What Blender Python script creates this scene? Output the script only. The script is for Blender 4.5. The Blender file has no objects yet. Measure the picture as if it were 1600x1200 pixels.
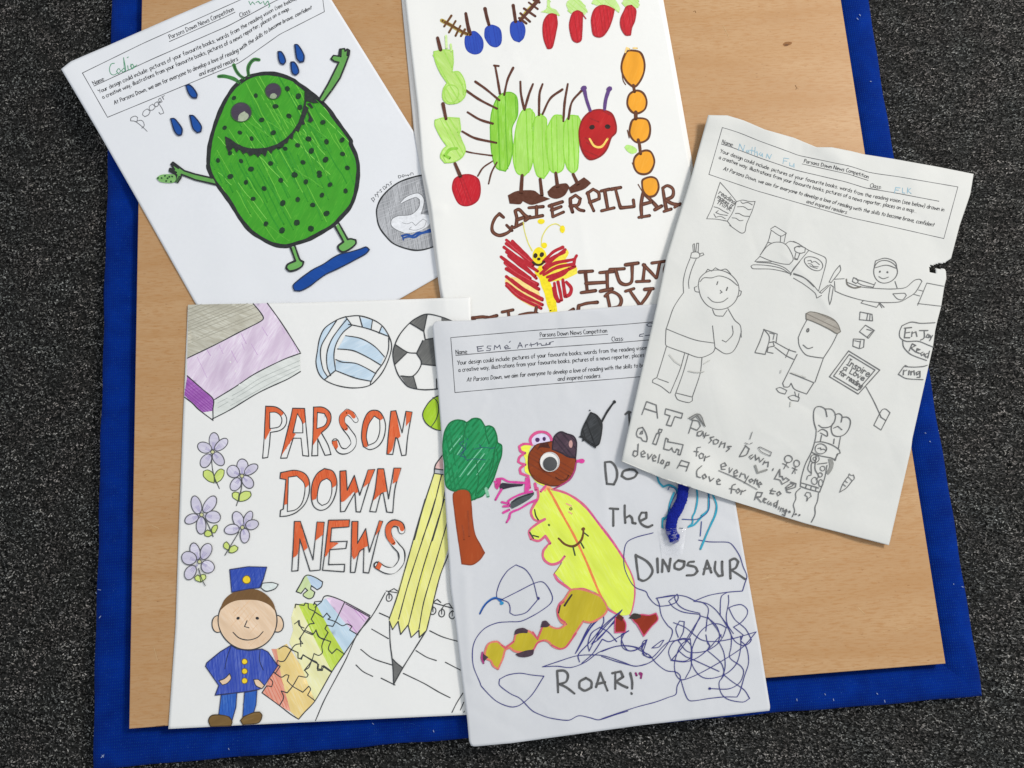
import bpy, math, random
import numpy as np
from mathutils import Vector, Matrix
from mathutils.geometry import delaunay_2d_cdt

random.seed(7)
rng = np.random.default_rng(11)
SC = bpy.context.scene
COL = SC.collection

# ------------------------------------------------------------------ camera
CAM_F, CAM_AX, CAM_AY, CAM_H = 1200.0, -0.17657915, -0.03662222, 0.55919065
_cx, _sx, _cy, _sy = math.cos(CAM_AX), math.sin(CAM_AX), math.cos(CAM_AY), math.sin(CAM_AY)
R_ = np.array([[1, 0, 0], [0, _cx, -_sx], [0, _sx, _cx]]) @ np.array([[_cy, 0, _sy], [0, 1, 0], [-_sy, 0, _cy]])
D_ = np.diag([1.0, -1.0, -1.0])
cam_data = bpy.data.cameras.new("camera")
cam_data.lens = 36.0 * CAM_F / 1600.0
cam_data.sensor_width = 36.0
cam_data.clip_start = 0.01
cam_data.clip_end = 50.0
cam = bpy.data.objects.new("camera", cam_data)
COL.objects.link(cam)
rot = Matrix((D_ @ R_ @ D_).T.tolist()).to_4x4()
cam.matrix_world = Matrix.Translation((0, 0, CAM_H)) @ rot
SC.camera = cam

# ------------------------------------------------------------------ light
world = bpy.data.worlds.new("World")
SC.world = world
world.use_nodes = True
bg = world.node_tree.nodes["Background"]
bg.inputs[0].default_value = (0.87, 0.93, 1.0, 1)
bg.inputs[1].default_value = 0.66
def area(name, loc, target, size, power, color):
    l = bpy.data.lights.new(name, 'AREA')
    l.shape = 'RECTANGLE'
    l.size, l.size_y = size
    l.energy = power
    l.color = color
    o = bpy.data.objects.new(name, l)
    COL.objects.link(o)
    o.location = loc
    o.rotation_euler = (Vector(target) - Vector(loc)).to_track_quat('-Z', 'Y').to_euler()
    return o
area("window_light", (1.3, 0.88, 1.36), (0.05, 0.15, 0), (0.5, 0.42), 28.0, (1.0, 0.955, 0.89))
SC.view_settings.view_transform = 'Standard'
SC.view_settings.look = 'None'
SC.view_settings.exposure = 0.03
SC.view_settings.gamma = 1.0

# ------------------------------------------------------------------ pixel <-> place
# the tracing coordinates are photograph pixels; every traced point is cast onto the real
# surface (board, sheet) that carries it
def cast(px, z):
    px = np.atleast_2d(np.asarray(px, float))
    d = np.c_[(px[:, 0] - 800) / CAM_F, (px[:, 1] - 600) / CAM_F, np.ones(len(px))] @ R_
    t = (CAM_H - z) / d[:, 2]
    return np.c_[d[:, 0] * t, -d[:, 1] * t]
def cast_on(px, field, off=0.0):
    z = np.zeros(len(np.atleast_2d(px)))
    for _ in range(5):
        xy = cast(px, z)
        z = field(xy[:, 0], xy[:, 1]) + off
    return np.c_[xy, z]

# ------------------------------------------------------------------ helpers
def link(o, parent=None):
    COL.objects.link(o)
    if parent is not None:
        o.parent = parent
    return o
def tag(o, label=None, cat=None, group=None, kind=None):
    for k, v in (('label', label), ('category', cat), ('group', group), ('kind', kind)):
        if v: o[k] = v
    return o
def empty(name, loc=(0, 0, 0)):
    o = bpy.data.objects.new(name, None)
    o.location = loc
    o.empty_display_size = 0.02
    return link(o)
def mesh_obj(name, verts, faces, mats, parent=None, fm=None, smooth=True):
    me = bpy.data.meshes.new(name)
    me.from_pydata([tuple(map(float, v)) for v in verts], [], [tuple(map(int, f)) for f in faces])
    for m in (mats if isinstance(mats, (list, tuple)) else [mats]):
        me.materials.append(m)
    if fm is not None:
        me.polygons.foreach_set('material_index', np.asarray(fm, dtype=np.int32))
    if smooth:
        me.polygons.foreach_set('use_smooth', np.ones(len(me.polygons), dtype=bool))
    me.update()
    return link(bpy.data.objects.new(name, me), parent)

# ------------------------------------------------------------------ materials
def srgb(h):
    h = h.lstrip('#')
    c = [int(h[i:i + 2], 16) / 255 for i in (0, 2, 4)]
    return [x / 12.92 if x <= 0.04045 else ((x + 0.055) / 1.055) ** 2.4 for x in c]
class NT:
    def __init__(self, name):
        self.m = bpy.data.materials.new(name)
        self.m.use_nodes = True
        self.t = self.m.node_tree
        self.p = self.t.nodes["Principled BSDF"]
    def n(self, kind, **kw):
        nd = self.t.nodes.new(kind)
        for k, v in kw.items():
            if k.startswith('i_'):
                key = k[2:]
                nd.inputs[int(key) if key.isdigit() else key.replace('_', ' ')].default_value = v
            else:
                setattr(nd, k, v)
        return nd
    def l(self, a, b): self.t.links.new(a, b)
    def mix(self, fac, a, b):
        x = self.n('ShaderNodeMix', data_type='RGBA')
        for sock, v in ((x.inputs[0], fac), (x.inputs[6], a), (x.inputs[7], b)):
            if hasattr(v, 'links'): self.l(v, sock)
            else: sock.default_value = v if not isinstance(v, (list, tuple)) else (list(v) + [1])[:4]
        return x.outputs[2]
    def ramp(self, src, a, b):
        r = self.n('ShaderNodeMapRange', clamp=True)
        self.l(src, r.inputs[0])
        r.inputs[1].default_value, r.inputs[2].default_value = a, b
        return r.outputs[0]
    def coord(self, ang=0.0, scale=(1, 1, 1)):
        tc = self.n('ShaderNodeTexCoord')
        mp = self.n('ShaderNodeMapping')
        mp0 = self.n('ShaderNodeMapping')
        mp0.inputs['Rotation'].default_value = (0, 0, -math.radians(ang))
        mp.inputs['Scale'].default_value = scale
        self.l(tc.outputs['Object'], mp0.inputs[0])
        self.l(mp0.outputs[0], mp.inputs[0])
        return mp.outputs[0]
    def noise(self, vec, scale, detail=2.0, rough=0.5):
        n = self.n('ShaderNodeTexNoise')
        self.l(vec, n.inputs['Vector'])
        n.inputs['Scale'].default_value = scale
        n.inputs['Detail'].default_value = detail
        n.inputs['Roughness'].default_value = rough
        return n.outputs['Fac']
PAPER = {'s1': 'e6e7ea', 's3': 'ebeae6', 's4': 'ecebe8', 's5': 'd2d3d6', 's6': 'd2d2ce', 'back': 'efebe6'}  # two greyest papers: shade over those sheets is put into their colour
def paper_mat(key, seed):
    b = NT('paper_' + key)
    c = srgb(PAPER[key])
    v = b.coord(20 * seed)
    n1 = b.noise(v, 14 + seed, 3, .6)
    n2 = b.noise(v, 300, 4, .7)
    col = b.mix(b.ramp(n1, .35, .7), [x * .965 for x in c[:2]] + [c[2] * .95], c)
    col = b.mix(b.ramp(n2, .3, .8), [x * .955 for x in c], col)
    b.l(col, b.p.inputs['Base Color'])
    b.p.inputs['Roughness'].default_value = .62
    b.p.inputs['Specular IOR Level'].default_value = .25
    n3 = b.noise(v, 55, 3, .55)
    bp = b.n('ShaderNodeBump')
    bp.inputs['Strength'].default_value = .45 if key in ('s5', 's6') else .2
    bp.inputs['Distance'].default_value = .0009
    b.l(n3, bp.inputs['Height'])
    b.l(bp.outputs[0], b.p.inputs['Normal'])
    return b.m
_mats = {}
def ink(key):
    """'hex' plain pen/marker, 'hex~angle,amount[,hex2]' = colour laid on in strokes along angle"""
    if key in _mats: return _mats[key]
    b = NT('ink_' + key.split('~')[0])
    base, _, rest = key.partition('~')
    c = srgb(base)
    if rest:
        a = rest.split(',')
        ang, amt = float(a[0]), float(a[1])
        c2 = srgb(a[2]) if len(a) > 2 else srgb('ececea')
        v = b.coord(ang, (.12, 1, 1))
        n = b.noise(v, 900, 3, .65)
        n2 = b.noise(b.coord(ang + 7, (.3, 1, 1)), 130, 2, .5)
        f = b.ramp(n, .62 - .35 * amt, .88 - .25 * amt)
        mul = b.n('ShaderNodeMath', operation='MULTIPLY', i_1=min(1.0, .25 + amt))
        b.l(f, mul.inputs[0])
        col = b.mix(mul.outputs[0], c, c2)
        col = b.mix(b.ramp(n2, .35, .75), col, [x * .86 for x in c])
        b.l(col, b.p.inputs['Base Color'])
    else:
        n = b.noise(b.coord(30), 420, 3, .6)
        col = b.mix(b.ramp(n, .3, .75), [min(1, x * .88) for x in c], [min(1, x * 1.12 + .012) for x in c])
        b.l(col, b.p.inputs['Base Color'])
    b.p.inputs['Roughness'].default_value = .6
    b.p.inputs['Specular IOR Level'].default_value = .2
    _mats[key] = b.m
    return b.m

# ------------------------------------------------------------------ relief of the stack of sheets
GS, GX0, GY0, GN, GM = .002, -.46, -.30, 501, 431
gx = GX0 + GS * np.arange(GN)
gy = GY0 + GS * np.arange(GM)
GXX, GYY = np.meshgrid(gx, gy)
def blur(a, sig):
    r = int(3 * sig / GS) + 1
    k = np.exp(-.5 * (np.arange(-r, r + 1) * GS / sig) ** 2); k /= k.sum()
    for ax in (0, 1):
        p = np.pad(a, [(r, r) if i == ax else (0, 0) for i in (0, 1)], mode='edge')
        a = np.apply_along_axis(lambda m: np.convolve(m, k, 'valid'), ax, p)
    return a
def dilate(a, n):
    for _ in range(n):
        p = np.pad(a, 1, mode='edge')
        a = np.maximum.reduce([p[1:-1, 1:-1], p[:-2, 1:-1], p[2:, 1:-1], p[1:-1, :-2], p[1:-1, 2:]])
    return a
def inside(poly, X, Y):
    res = np.zeros(X.shape, bool)
    n = len(poly)
    for i in range(n):
        x1, y1 = poly[i]; x2, y2 = poly[(i + 1) % n]
        if y1 == y2: continue
        c = ((y1 > Y) != (y2 > Y)) & (X < (x2 - x1) * (Y - y1) / (y2 - y1) + x1)
        res ^= c
    return res
def seg_dist(pts):
    best = np.full(GXX.shape, 9.0)
    for a, b in zip(pts[:-1], pts[1:]):
        d = b - a; L = d @ d
        t = np.clip(((GXX - a[0]) * d[0] + (GYY - a[1]) * d[1]) / L, 0, 1)
        best = np.minimum(best, np.hypot(GXX - a[0] - t * d[0], GYY - a[1] - t * d[1]))
    return best
def make_field(G):
    def f(x, y):
        u = np.clip((np.asarray(x) - GX0) / GS, 0, GN - 1.001); v = np.clip((np.asarray(y) - GY0) / GS, 0, GM - 1.001)
        i = u.astype(int); j = v.astype(int); a = u - i; b = v - j
        return (G[j, i] * (1 - a) + G[j, i + 1] * a) * (1 - b) + (G[j + 1, i] * (1 - a) + G[j + 1, i + 1] * a) * b
    return f
STACK = np.zeros(GXX.shape)

# ------------------------------------------------------------------ parsing traced points
K, Q = 16 / 3, 20 / 3
CROPS = dict(p=(0, 0, 1), a1=(0, 0, 4), a2=(200, 50, K), a3=(400, 0, K), a4=(200, 250, K), a5=(400, 225, K),
             b1=(620, 0, K), b2=(820, 0, K), b3=(620, 200, K), b4=(820, 200, K), b5=(660, 330, K), b6=(820, 380, K),
             c1=(270, 460, Q), c2=(480, 460, Q), c3=(400, 620, K), c4=(270, 660, Q), c5=(260, 800, Q), c6=(430, 780, K), c7=(250, 970, K), c8=(470, 920, K),
             d1=(670, 490, K), d2=(680, 630, Q), d3=(780, 740, K), d4=(890, 620, K), d5=(720, 860, K), d6=(940, 780, K), d7=(700, 960, K), d8=(940, 930, K),
             e1=(1090, 170, Q), e2=(1300, 220, Q), e3=(1010, 350, Q), e4=(1010, 500, Q), e5=(1240, 340, 1600 / 270), e6=(1180, 460, K), e7=(960, 600, K), e8=(1180, 620, K),
             f1=(1200, 0, 4), f2=(1200, 900, 4), f3=(0, 900, 4))
_crop = ['p']
def pts(s):
    if not isinstance(s, str): return np.asarray(s, float)
    out = []
    for tok in s.split():
        if ':' in tok:
            c, tok = tok.split(':'); _crop[0] = c
            if not tok: continue
        x, y = tok.split(',')
        x0, y0, k = CROPS[_crop[0]]
        out.append((x0 + float(x) / k, y0 + float(y) / k))
    return np.array(out)
def smooth(P, closed, step=2.2, corner=None):
    n = len(P)
    if n < 3: 
        m = max(1, int(np.hypot(*(P[1] - P[0])) / 4))
        t = np.linspace(0, 1, m + 1)[:, None]
        return P[0] + (P[1] - P[0]) * t
    out = []
    rngi = range(n if closed else n - 1)
    for i in rngi:
        p1, p2 = P[i], P[(i + 1) % n]
        p0 = P[i - 1] if (closed or i > 0) else 2 * p1 - p2
        p3 = P[(i + 2) % n] if (closed or i + 2 < n) else 2 * p2 - p1
        L = np.hypot(*(p2 - p1))
        if L < 1e-6: continue
        m1 = (p2 - p0) / 2; m2 = (p3 - p1) / 2
        if corner:
            def turn(u, v): return math.degrees(math.acos(max(-1, min(1, float(u @ v) / max(1e-9, np.hypot(*u) * np.hypot(*v))))))
            c1 = turn(p1 - p0, p2 - p1) > corner; c2 = turn(p2 - p1, p3 - p2) > corner
            m1 = (p2 - p1) * 1.0 if c1 else (p2 - p0) / 2
            m2 = (p2 - p1) * 1.0 if c2 else (p3 - p1) / 2
        # limit the tangents so that unevenly spaced points do not overshoot
        for m in (m1, m2):
            q = np.hypot(*m)
            if q > L * 1.0: m *= L / q
        k = max(1, int(math.ceil(L / step)))
        t = (np.arange(k) / k)[:, None]
        out.append((2 * t**3 - 3 * t**2 + 1) * p1 + (t**3 - 2 * t**2 + t) * m1 + (-2 * t**3 + 3 * t**2) * p2 + (t**3 - t**2) * m2)
    if not closed: out.append(P[-1:])
    return np.vstack(out)
def dense(P, closed, step=5):
    n = len(P); out = []
    for i in range(n if closed else n - 1):
        a, b = P[i], P[(i + 1) % n]
        k = max(1, int(np.hypot(*(b - a)) / step))
        out.append(a + (b - a) * (np.arange(k) / k)[:, None])
    if not closed: out.append(P[-1:])
    return np.vstack(out)

# ------------------------------------------------------------------ sheets
class Sheet:
    """a sheet of paper: outline traced as four edges, laid over whatever is already on the board"""
    def __init__(self, name, key, seed, top, right, bottom, left, lifts=(), wr=.0003, nu=110, nv=140, label='', cat='paper drawing', parent=None, base=.0007, crumple=0, hole=None):
        global STACK
        E = [pts(s) for s in (top, right, bottom, left)]   # top L->R, right T->B, bottom L->R, left T->B
        def res(P, n):
            P = dense(P, False, 2)
            s = np.r_[0, np.cumsum(np.hypot(*np.diff(P, axis=0).T))]
            q = np.linspace(0, s[-1], n)
            return np.c_[np.interp(q, s, P[:, 0]), np.interp(q, s, P[:, 1])]
        T, Rr, B, L = res(E[0], nu), res(E[1], nv), res(E[2], nu), res(E[3], nv)
        u = np.linspace(0, 1, nu)[None, :, None]; v = np.linspace(0, 1, nv)[:, None, None]
        C = ((1 - v) * T[None] + v * B[None] + (1 - u) * L[:, None] + u * Rr[:, None]
             - ((1 - u) * (1 - v) * T[0] + u * (1 - v) * T[-1] + (1 - u) * v * B[0] + u * v * B[-1]))
        PX = C.reshape(-1, 2)
        outline = np.vstack([T, Rr[1:], B[::-1][1:], L[::-1][1:-1]])
        poly = cast(outline, .002)
        foot = inside(poly, GXX, GYY)
        grow = dilate(foot.astype(float), 2) > 0
        M = np.where(grow, STACK, 0)
        G = blur(dilate(M, 4), .006) + base
        r2 = np.random.default_rng(seed)
        W = np.zeros(GXX.shape)
        for k in range(7):
            a = r2.uniform(0, math.tau); lam = r2.uniform(.03, .12); ph = r2.uniform(0, math.tau)
            W += np.sin((GXX * math.cos(a) + GYY * math.sin(a)) / lam * math.tau + ph + 1.5 * np.sin((GXX * math.sin(a) - GYY * math.cos(a)) / .09 * math.tau)) * lam / .08
        W = (W - W.min()) / (W.max() - W.min())
        G = G + wr * 3 * W
        x0, y0 = poly.min(0); x1, y1 = poly.max(0)
        for k in range(crumple):       # soft creases where the sheet was folded and handled
            p0 = np.array([r2.uniform(x0, x1), r2.uniform(y0, y1)]); an = r2.uniform(0, math.tau); ln = r2.uniform(.02, .13)
            p1 = p0 + ln * np.array([math.cos(an), math.sin(an)]); am = r2.uniform(-.0005, .0006) * (1.0 if crumple > 10 else .6)
            G = G + am * np.exp(-seg_dist(np.array([p0, (p0 + p1) / 2 + r2.normal(0, .002, 2), p1])) / r2.uniform(.0025, .006))
        for amt, sig, seg in lifts:
            G = G + amt * np.exp(-.5 * (seg_dist(cast(pts(seg), .001)) / sig) ** 2)
        G = np.where(grow, np.maximum(G, STACK + .0008), G)
        G = np.where(grow, G, blur(G, .004))
        self.field = make_field(G)
        STACK = np.where(foot, np.maximum(STACK, G), STACK)
        V = cast_on(PX, self.field)
        self.org = V.mean(axis=0); self.org[2] = 0
        idx = np.arange(nu * nv).reshape(nv, nu)
        F = np.stack([idx[:-1, :-1], idx[1:, :-1], idx[1:, 1:], idx[:-1, 1:]], -1).reshape(-1, 4)
        if hole is not None:
            H = pts(hole); cc = PX[F].mean(axis=1); F = F[~inside(H, cc[:, 0], cc[:, 1])]
        self.key = key
        self.o = mesh_obj(name, V - self.org, F, paper_mat(key, seed), parent)
        self.o.location = self.org
        so = self.o.modifiers.new('thickness', 'SOLIDIFY'); so.thickness = .0001; so.offset = -1
        if not parent: tag(self.o, label, cat)
        self.count = 0; self.o['group'] = 'drawings spread out on the board'; self.wf = .92 if key == 's6' else 1.0
class Motif:
    """a drawing on a sheet: thin films of ink lying on the paper"""
    def __init__(self, sheet, name, parent=None, label=None, kind=None):
        self.kind = kind
        self.s, self.name, self.parent = sheet, name, parent or sheet.o
        self.V, self.F, self.FM, self.mats, self.nv, self.label = [], [], [], [], 0, label
    def mi(self, key):
        m = ink(key) if isinstance(key, str) else key
        if m not in self.mats: self.mats.append(m)
        return self.mats.index(m)
    def add(self, P, F, key, dz=None, ramp=None):
        if dz is None:
            self.s.count += .3 if ramp is not None else 1; dz = self.s.count * 6e-6
        V = cast_on(P, self.s.field, .00006 + dz)
        if ramp: V[:, 2] += np.linspace(0, ramp, len(V))
        self.V.append(V); self.F += [tuple(i + self.nv for i in f) for f in F]
        self.FM += [self.mi(key)] * len(F); self.nv += len(V)
    def line(self, key, w, s, closed=False, sm=True, taper=False, dz=None):
        """a pen stroke of width w photograph pixels"""
        P = pts(s)
        P = smooth(P, closed, 2.2, 62 if sm is True else sm) if sm else dense(P, closed, 6)
        keep = np.r_[True, np.hypot(*np.diff(P, axis=0).T) > 1e-4]
        P = P[keep]
        n = len(P)
        if n < 2: return
        # strokes are laid down leg by leg wherever the line turns sharply
        D = np.diff(np.vstack([P, P[:1]]) if closed else P, axis=0)
        an = np.arctan2(D[:, 1], D[:, 0])
        prev = np.roll(an, 1) if closed else an[:-1]
        cur = an if closed else an[1:]
        tu = np.abs((cur - prev + math.pi) % math.tau - math.pi)
        cs = np.nonzero(tu > .85)[0] + (0 if closed else 1)
        if len(cs) and dz != 'leg' and not taper:
            if dz is None: self.s.count += .3; dz = self.s.count * 6e-6
            if closed:
                P = np.roll(P, -cs[0], 0); P = np.vstack([P, P[:1]]); cs = (cs - cs[0])[1:]
            cut = [0] + list(cs) + [len(P) - 1]
            for q, (i0, i1) in enumerate(zip(cut[:-1], cut[1:])):
                if i1 > i0: self.ribbon(key, w, P[i0:i1 + 1], False, dz + (q % 2) * 1e-6)
            return
        self.ribbon(key, w, P, closed, dz, taper)
    def ribbon(self, key, w, P, closed, dz, taper=False):
        n = len(P)
        w = w * getattr(self.s, 'wf', 1.0)
        if closed: t = np.roll(P, -1, 0) - np.roll(P, 1, 0)
        else:
            t = np.zeros_like(P); t[1:-1] = P[2:] - P[:-2]; t[0] = P[1] - P[0]; t[-1] = P[-1] - P[-2]
        t /= np.maximum(np.hypot(t[:, 0], t[:, 1]), 1e-9)[:, None]
        nr = np.c_[-t[:, 1], t[:, 0]]
        ww = np.full(n, w / 2.0)
        ph = random.uniform(0, 6)
        ww *= 1 + .10 * np.sin(np.arange(n) * .23 + ph) + .05 * np.sin(np.arange(n) * .71 + ph)
        if taper: ww *= np.clip(np.minimum(np.arange(n), np.arange(n)[::-1]) / (n * .25) + .35, 0, 1)
        V = np.empty((2 * n, 2)); V[0::2] = P + nr * ww[:, None]; V[1::2] = P - nr * ww[:, None]
        F = [(2 * i, 2 * i + 1, 2 * ((i + 1) % n) + 1, 2 * ((i + 1) % n)) for i in range(n if closed else n - 1)]
        V = V.tolist()
        if not closed and w > .9:
            for e, sg in ((0, -1), (n - 1, 1)):
                c0 = len(V); a0 = math.atan2(nr[e][1], nr[e][0])
                mid = []
                for k in (1, 2, 3):
                    a = a0 - sg * k * math.pi / 4
                    V.append([P[e][0] + math.cos(a) * ww[e], P[e][1] + math.sin(a) * ww[e]]); mid.append(len(V) - 1)
                F.append((2 * e, mid[0], mid[1], mid[2], 2 * e + 1))
        self.add(V, F, key, dz, ramp=.6e-6 if n > 12 else 0)
    def fill(self, key, s, sm=True, holes=(), step=8, dz=None):
        P = pts(s)
        P = smooth(P, True, 3.5, 62 if sm is True else sm) if sm else dense(P, True, 6)
        # interior points so that the film follows the paper
        x0, y0 = P.min(0); x1, y1 = P.max(0)
        X, Y = np.meshgrid(np.arange(x0, x1 + step, step), np.arange(y0, y1 + step, step))
        ins = inside(P, X, Y)
        H = [smooth(pts(h), True, 3.5) if sm else dense(pts(h), True, 6) for h in holes]
        for h in H: ins &= ~inside(h, X, Y)
        allv = [P] + H + [np.c_[X[ins], Y[ins]]]
        edges = []; o = 0
        for c in [P] + H:
            edges += [(o + i, o + (i + 1) % len(c)) for i in range(len(c))]; o += len(c)
        vs = np.vstack(allv)
        r = delaunay_2d_cdt([Vector(v) for v in vs.tolist()], edges, [], 0, 1e-5)
        V = np.array([tuple(v) for v in r[0]]); Fs = r[2]
        cen = np.array([V[list(f)].mean(0) for f in Fs])
        ok = inside(P, cen[:, 0], cen[:, 1])
        for h in H: ok &= ~inside(h, cen[:, 0], cen[:, 1])
        Fs = [tuple(f) if np.cross(V[f[1]] - V[f[0]], V[f[2]] - V[f[0]]) < 0 else tuple(f[::-1]) for f, k in zip(Fs, ok) if k]
        self.add(V, Fs, key, dz); self.s.count += 1.2
    def hatch(self, key, w, s, ang, gap, jit=.35, sm=True, keep=1.0, holes=()):
        """hand scribbled strokes that fill an outline"""
        P = pts(s)
        if sm: P = smooth(P, True, 3)
        a = math.radians(ang); c, sn = math.cos(a), math.sin(a)
        M = np.array([[c, sn], [-sn, c]])
        U = P @ M.T
        HU = [smooth(pts(h), True, 3) @ M.T for h in holes]
        y = U[:, 1].min() + gap * .5
        self.s.count += 1; base = self.s.count * 6e-6; k = 0
        while y < U[:, 1].max():
            xs = []
            for C in [U] + HU:
                for i in range(len(C)):
                    (xa, ya), (xb, yb) = C[i], C[(i + 1) % len(C)]
                    if (ya > y) != (yb > y): xs.append(xa + (y - ya) / (yb - ya) * (xb - xa))
            xs.sort()
            for x0, x1 in zip(xs[0::2], xs[1::2]):
                if x1 - x0 < w * .8 or random.random() > keep: continue
                j = min(gap * jit, 1.3)*.6
                m = max(2, int((x1 - x0) / 40) + 1)
                t = np.linspace(0, 1, m)
                e0, e1 = random.uniform(0, .6) * w, random.uniform(0, .6) * w
                if keep < .6 and x1 - x0 > 30:      # broken, patchy strokes
                    a_ = random.uniform(0, .6) * (x1 - x0); x0, x1 = x0 + a_, min(x1, x0 + a_ + random.uniform(.15, .5) * (x1 - x0))
                L = np.c_[x0 + e0 + (x1 - x0 - e0 - e1) * t, y + np.random.default_rng(int(abs(y * 977)) + k).uniform(-j, j, m) + np.linspace(-1, 1, m) * random.uniform(-.06, .06) * (x1 - x0) * .5 * (keep < .6)]
                self.line(key, w * random.uniform(.75, 1.2), L @ M, dz=base + (k % 3) * 1.0e-6); k += 1
            y += gap * random.uniform(.8, 1.2)
        self.s.count += .8
    def dot(self, key, s, r):
        for (x, y) in pts(s):
            a = np.linspace(0, math.tau, 9)[:-1]; ph = random.uniform(0, 1)
            rr = r * (1 + .12 * np.sin(a * 2 + ph * 6))
            V = np.c_[x + rr * np.cos(a), y + rr * np.sin(a)]
            self.add(V, [tuple(range(7, -1, -1))], key)
    def oval(self, cx, cy, rx, ry, ang=0, n=14, wob=.03):
        x0, y0, k = CROPS[_crop[0]]
        a = np.linspace(0, math.tau, n + 1)[:-1]
        rr = 1 + wob * np.sin(3 * a + cx) 
        X = rx * rr * np.cos(a); Y = ry * rr * np.sin(a); t = math.radians(ang)
        return np.c_[x0 + (cx + X * math.cos(t) - Y * math.sin(t)) / k, y0 + (cy + X * math.sin(t) + Y * math.cos(t)) / k]
    def cut(self, name=None):
        """close what was drawn so far as a piece of its own"""
        keep = self.name
        if name: self.name = name
        self.done(); self.name = keep
        self.V, self.F, self.FM, self.mats, self.nv = [], [], [], [], 0
    def done(self):
        if not self.V: return None
        V = np.vstack(self.V) - self.s.org
        if self.parent is not self.s.o: V = V
        o = mesh_obj(self.name, V, self.F, self.mats, self.parent, self.FM)
        if self.label: o['label'] = self.label
        if self.kind: o['kind'] = self.kind
        return o
    def __enter__(self): return self
    def __exit__(self, *a): self.done()

# ------------------------------------------------------------------ single-stroke lettering
GL = {
 'a': (5.2, '4.2,4.6 2.4,5 .8,3.8 .6,1.5 1.8,.2 3.2,.8 4.2,3|4.3,5 4.1,1.5 4.8,0'), 'b': (5.2, '.8,8 .8,0|.8,2.5 2,4.6 3.6,4.6 4.6,2.6 3.8,.5 2,0 .8,1'),
 'c': (4.6, '4.2,4.2 2.8,5 1.2,4 .6,2 1.4,.4 2.8,0 4.2,.8'), 'd': (5.4, '4.4,8 4.5,0|4.4,3.5 3,4.9 1.2,4 .6,2 1.4,.3 3,.2 4.4,1.6'),
 'e': (5, '.8,2.4 4.4,2.8 4.2,4.2 2.8,5 1.2,4.2 .6,2.2 1.4,.4 3,0 4.4,.8'), 'f': (4.4, '4.2,7.4 3,8 2,6.8 1.9,0|.4,4.6 3.8,4.7'),
 'g': (5, '4.3,4.4 2.6,5 1,4 .7,2 1.6,.5 3.2,.8 4.2,3|4.4,5 4.4,-1.4 3.2,-3 1,-2.4'), 'h': (5, '.8,8 .8,0|.8,2.8 2.4,4.8 3.8,4.2 4.2,0'),
 'i': (2, '1,5 1,0|1,6.8 1,7.2'), 'j': (3, '2.2,5 2.2,-2 1,-3 0,-2.4|2.2,6.8 2.2,7.2'), 'k': (4.8, '.8,8 .8,0|4,4.8 .9,2.4 4.2,0'),
 'l': (2, '1,8 1,0'), 'm': (7, '.8,5 .8,0|.8,3 2.2,4.9 3.4,4 3.5,0|3.5,3 5,4.9 6,4 6.3,0'), 'n': (4.8, '.8,5 .8,0|.8,3 2.4,4.9 3.8,4.2 4,0'),
 'o': (5, '2.5,5 .9,4 .6,2 1.6,.2 3.2,.2 4.4,2 4.2,4 2.5,5'), 'p': (5, '.8,5 .7,-3|.8,3.5 2.4,5 4,4.4 4.4,2.4 3.4,.5 1.8,.2 .8,1.2'),
 'q': (5, '4.2,5 4.4,-3|4.2,3.8 2.8,5 1.2,4.2 .6,2.2 1.6,.3 3.2,.6 4.3,2'), 'r': (4.2, '.8,5 .8,0|.8,3 2,4.7 3.8,4.6'),
 's': (4.4, '3.8,4.5 2.2,5 .9,4 2,2.9 3.6,2 3.4,.6 2,0 .5,.5'), 't': (4.4, '2.2,7.4 2.1,0|.4,5 4,5.1'), 'u': (4.9, '.8,5 .9,1.2 2,.1 3.4,.6 4.1,2.4|4.1,5 4.3,0'),
 'v': (4.6, '.4,5 2.2,0 4.2,5'), 'w': (7.6, '.4,5 2,0 3.8,4.2 5.6,0 7.2,5'), 'x': (4.8, '.6,5 4.2,0|4.2,5 .6,0'), 'y': (4.8, '.5,5 2.4,.6|4.4,5 1.6,-3'), 'z': (4.8, '.6,5 4.2,5 .6,0 4.4,0'),
 'A': (6.6, '.5,0 3.6,8 5.8,0|1.6,2.8 5,3'), 'C': (5.6, '5,7 3.6,8 1.6,6.6 .8,3.6 1.8,.8 3.8,0 5.2,.8'), 'D': (6.6, '1,8 1,0|.8,8 4,7 5.8,4.4 4.6,1.4 .8,0'),
 'N': (7.2, '1,0 1,8 6,0 6,8'), 'P': (5.4, '1,8 1,0|1,8 3.6,8 4.8,6.4 3.8,4.4 1,3.8'), 'Y': (5.6, '.4,8 2.8,4.4|5.2,8 2,0'),
 ':': (2.4, '1.2,4 1.2,3.6|1.2,.6 1.2,.2'), ';': (2.6, '1.2,4 1.2,3.6|1.3,.6 .6,-1'), ',': (2.4, '1.3,.6 .6,-1'), '.': (2.2, '1.1,.5 1.1,.1'),
 '(': (3, '2.4,8.4 1,5 1.2,1 2.4,-1.6'), ')': (3, '.6,8.4 2,5 1.8,1 .6,-1.6'), ' ': (3, ''), 'I': (3.4, '.4,8 3,8|1.7,8 1.7,0|.4,0 3,0'), 'L': (4.6, '1,8 1,0 4.4,0'),
}
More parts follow.
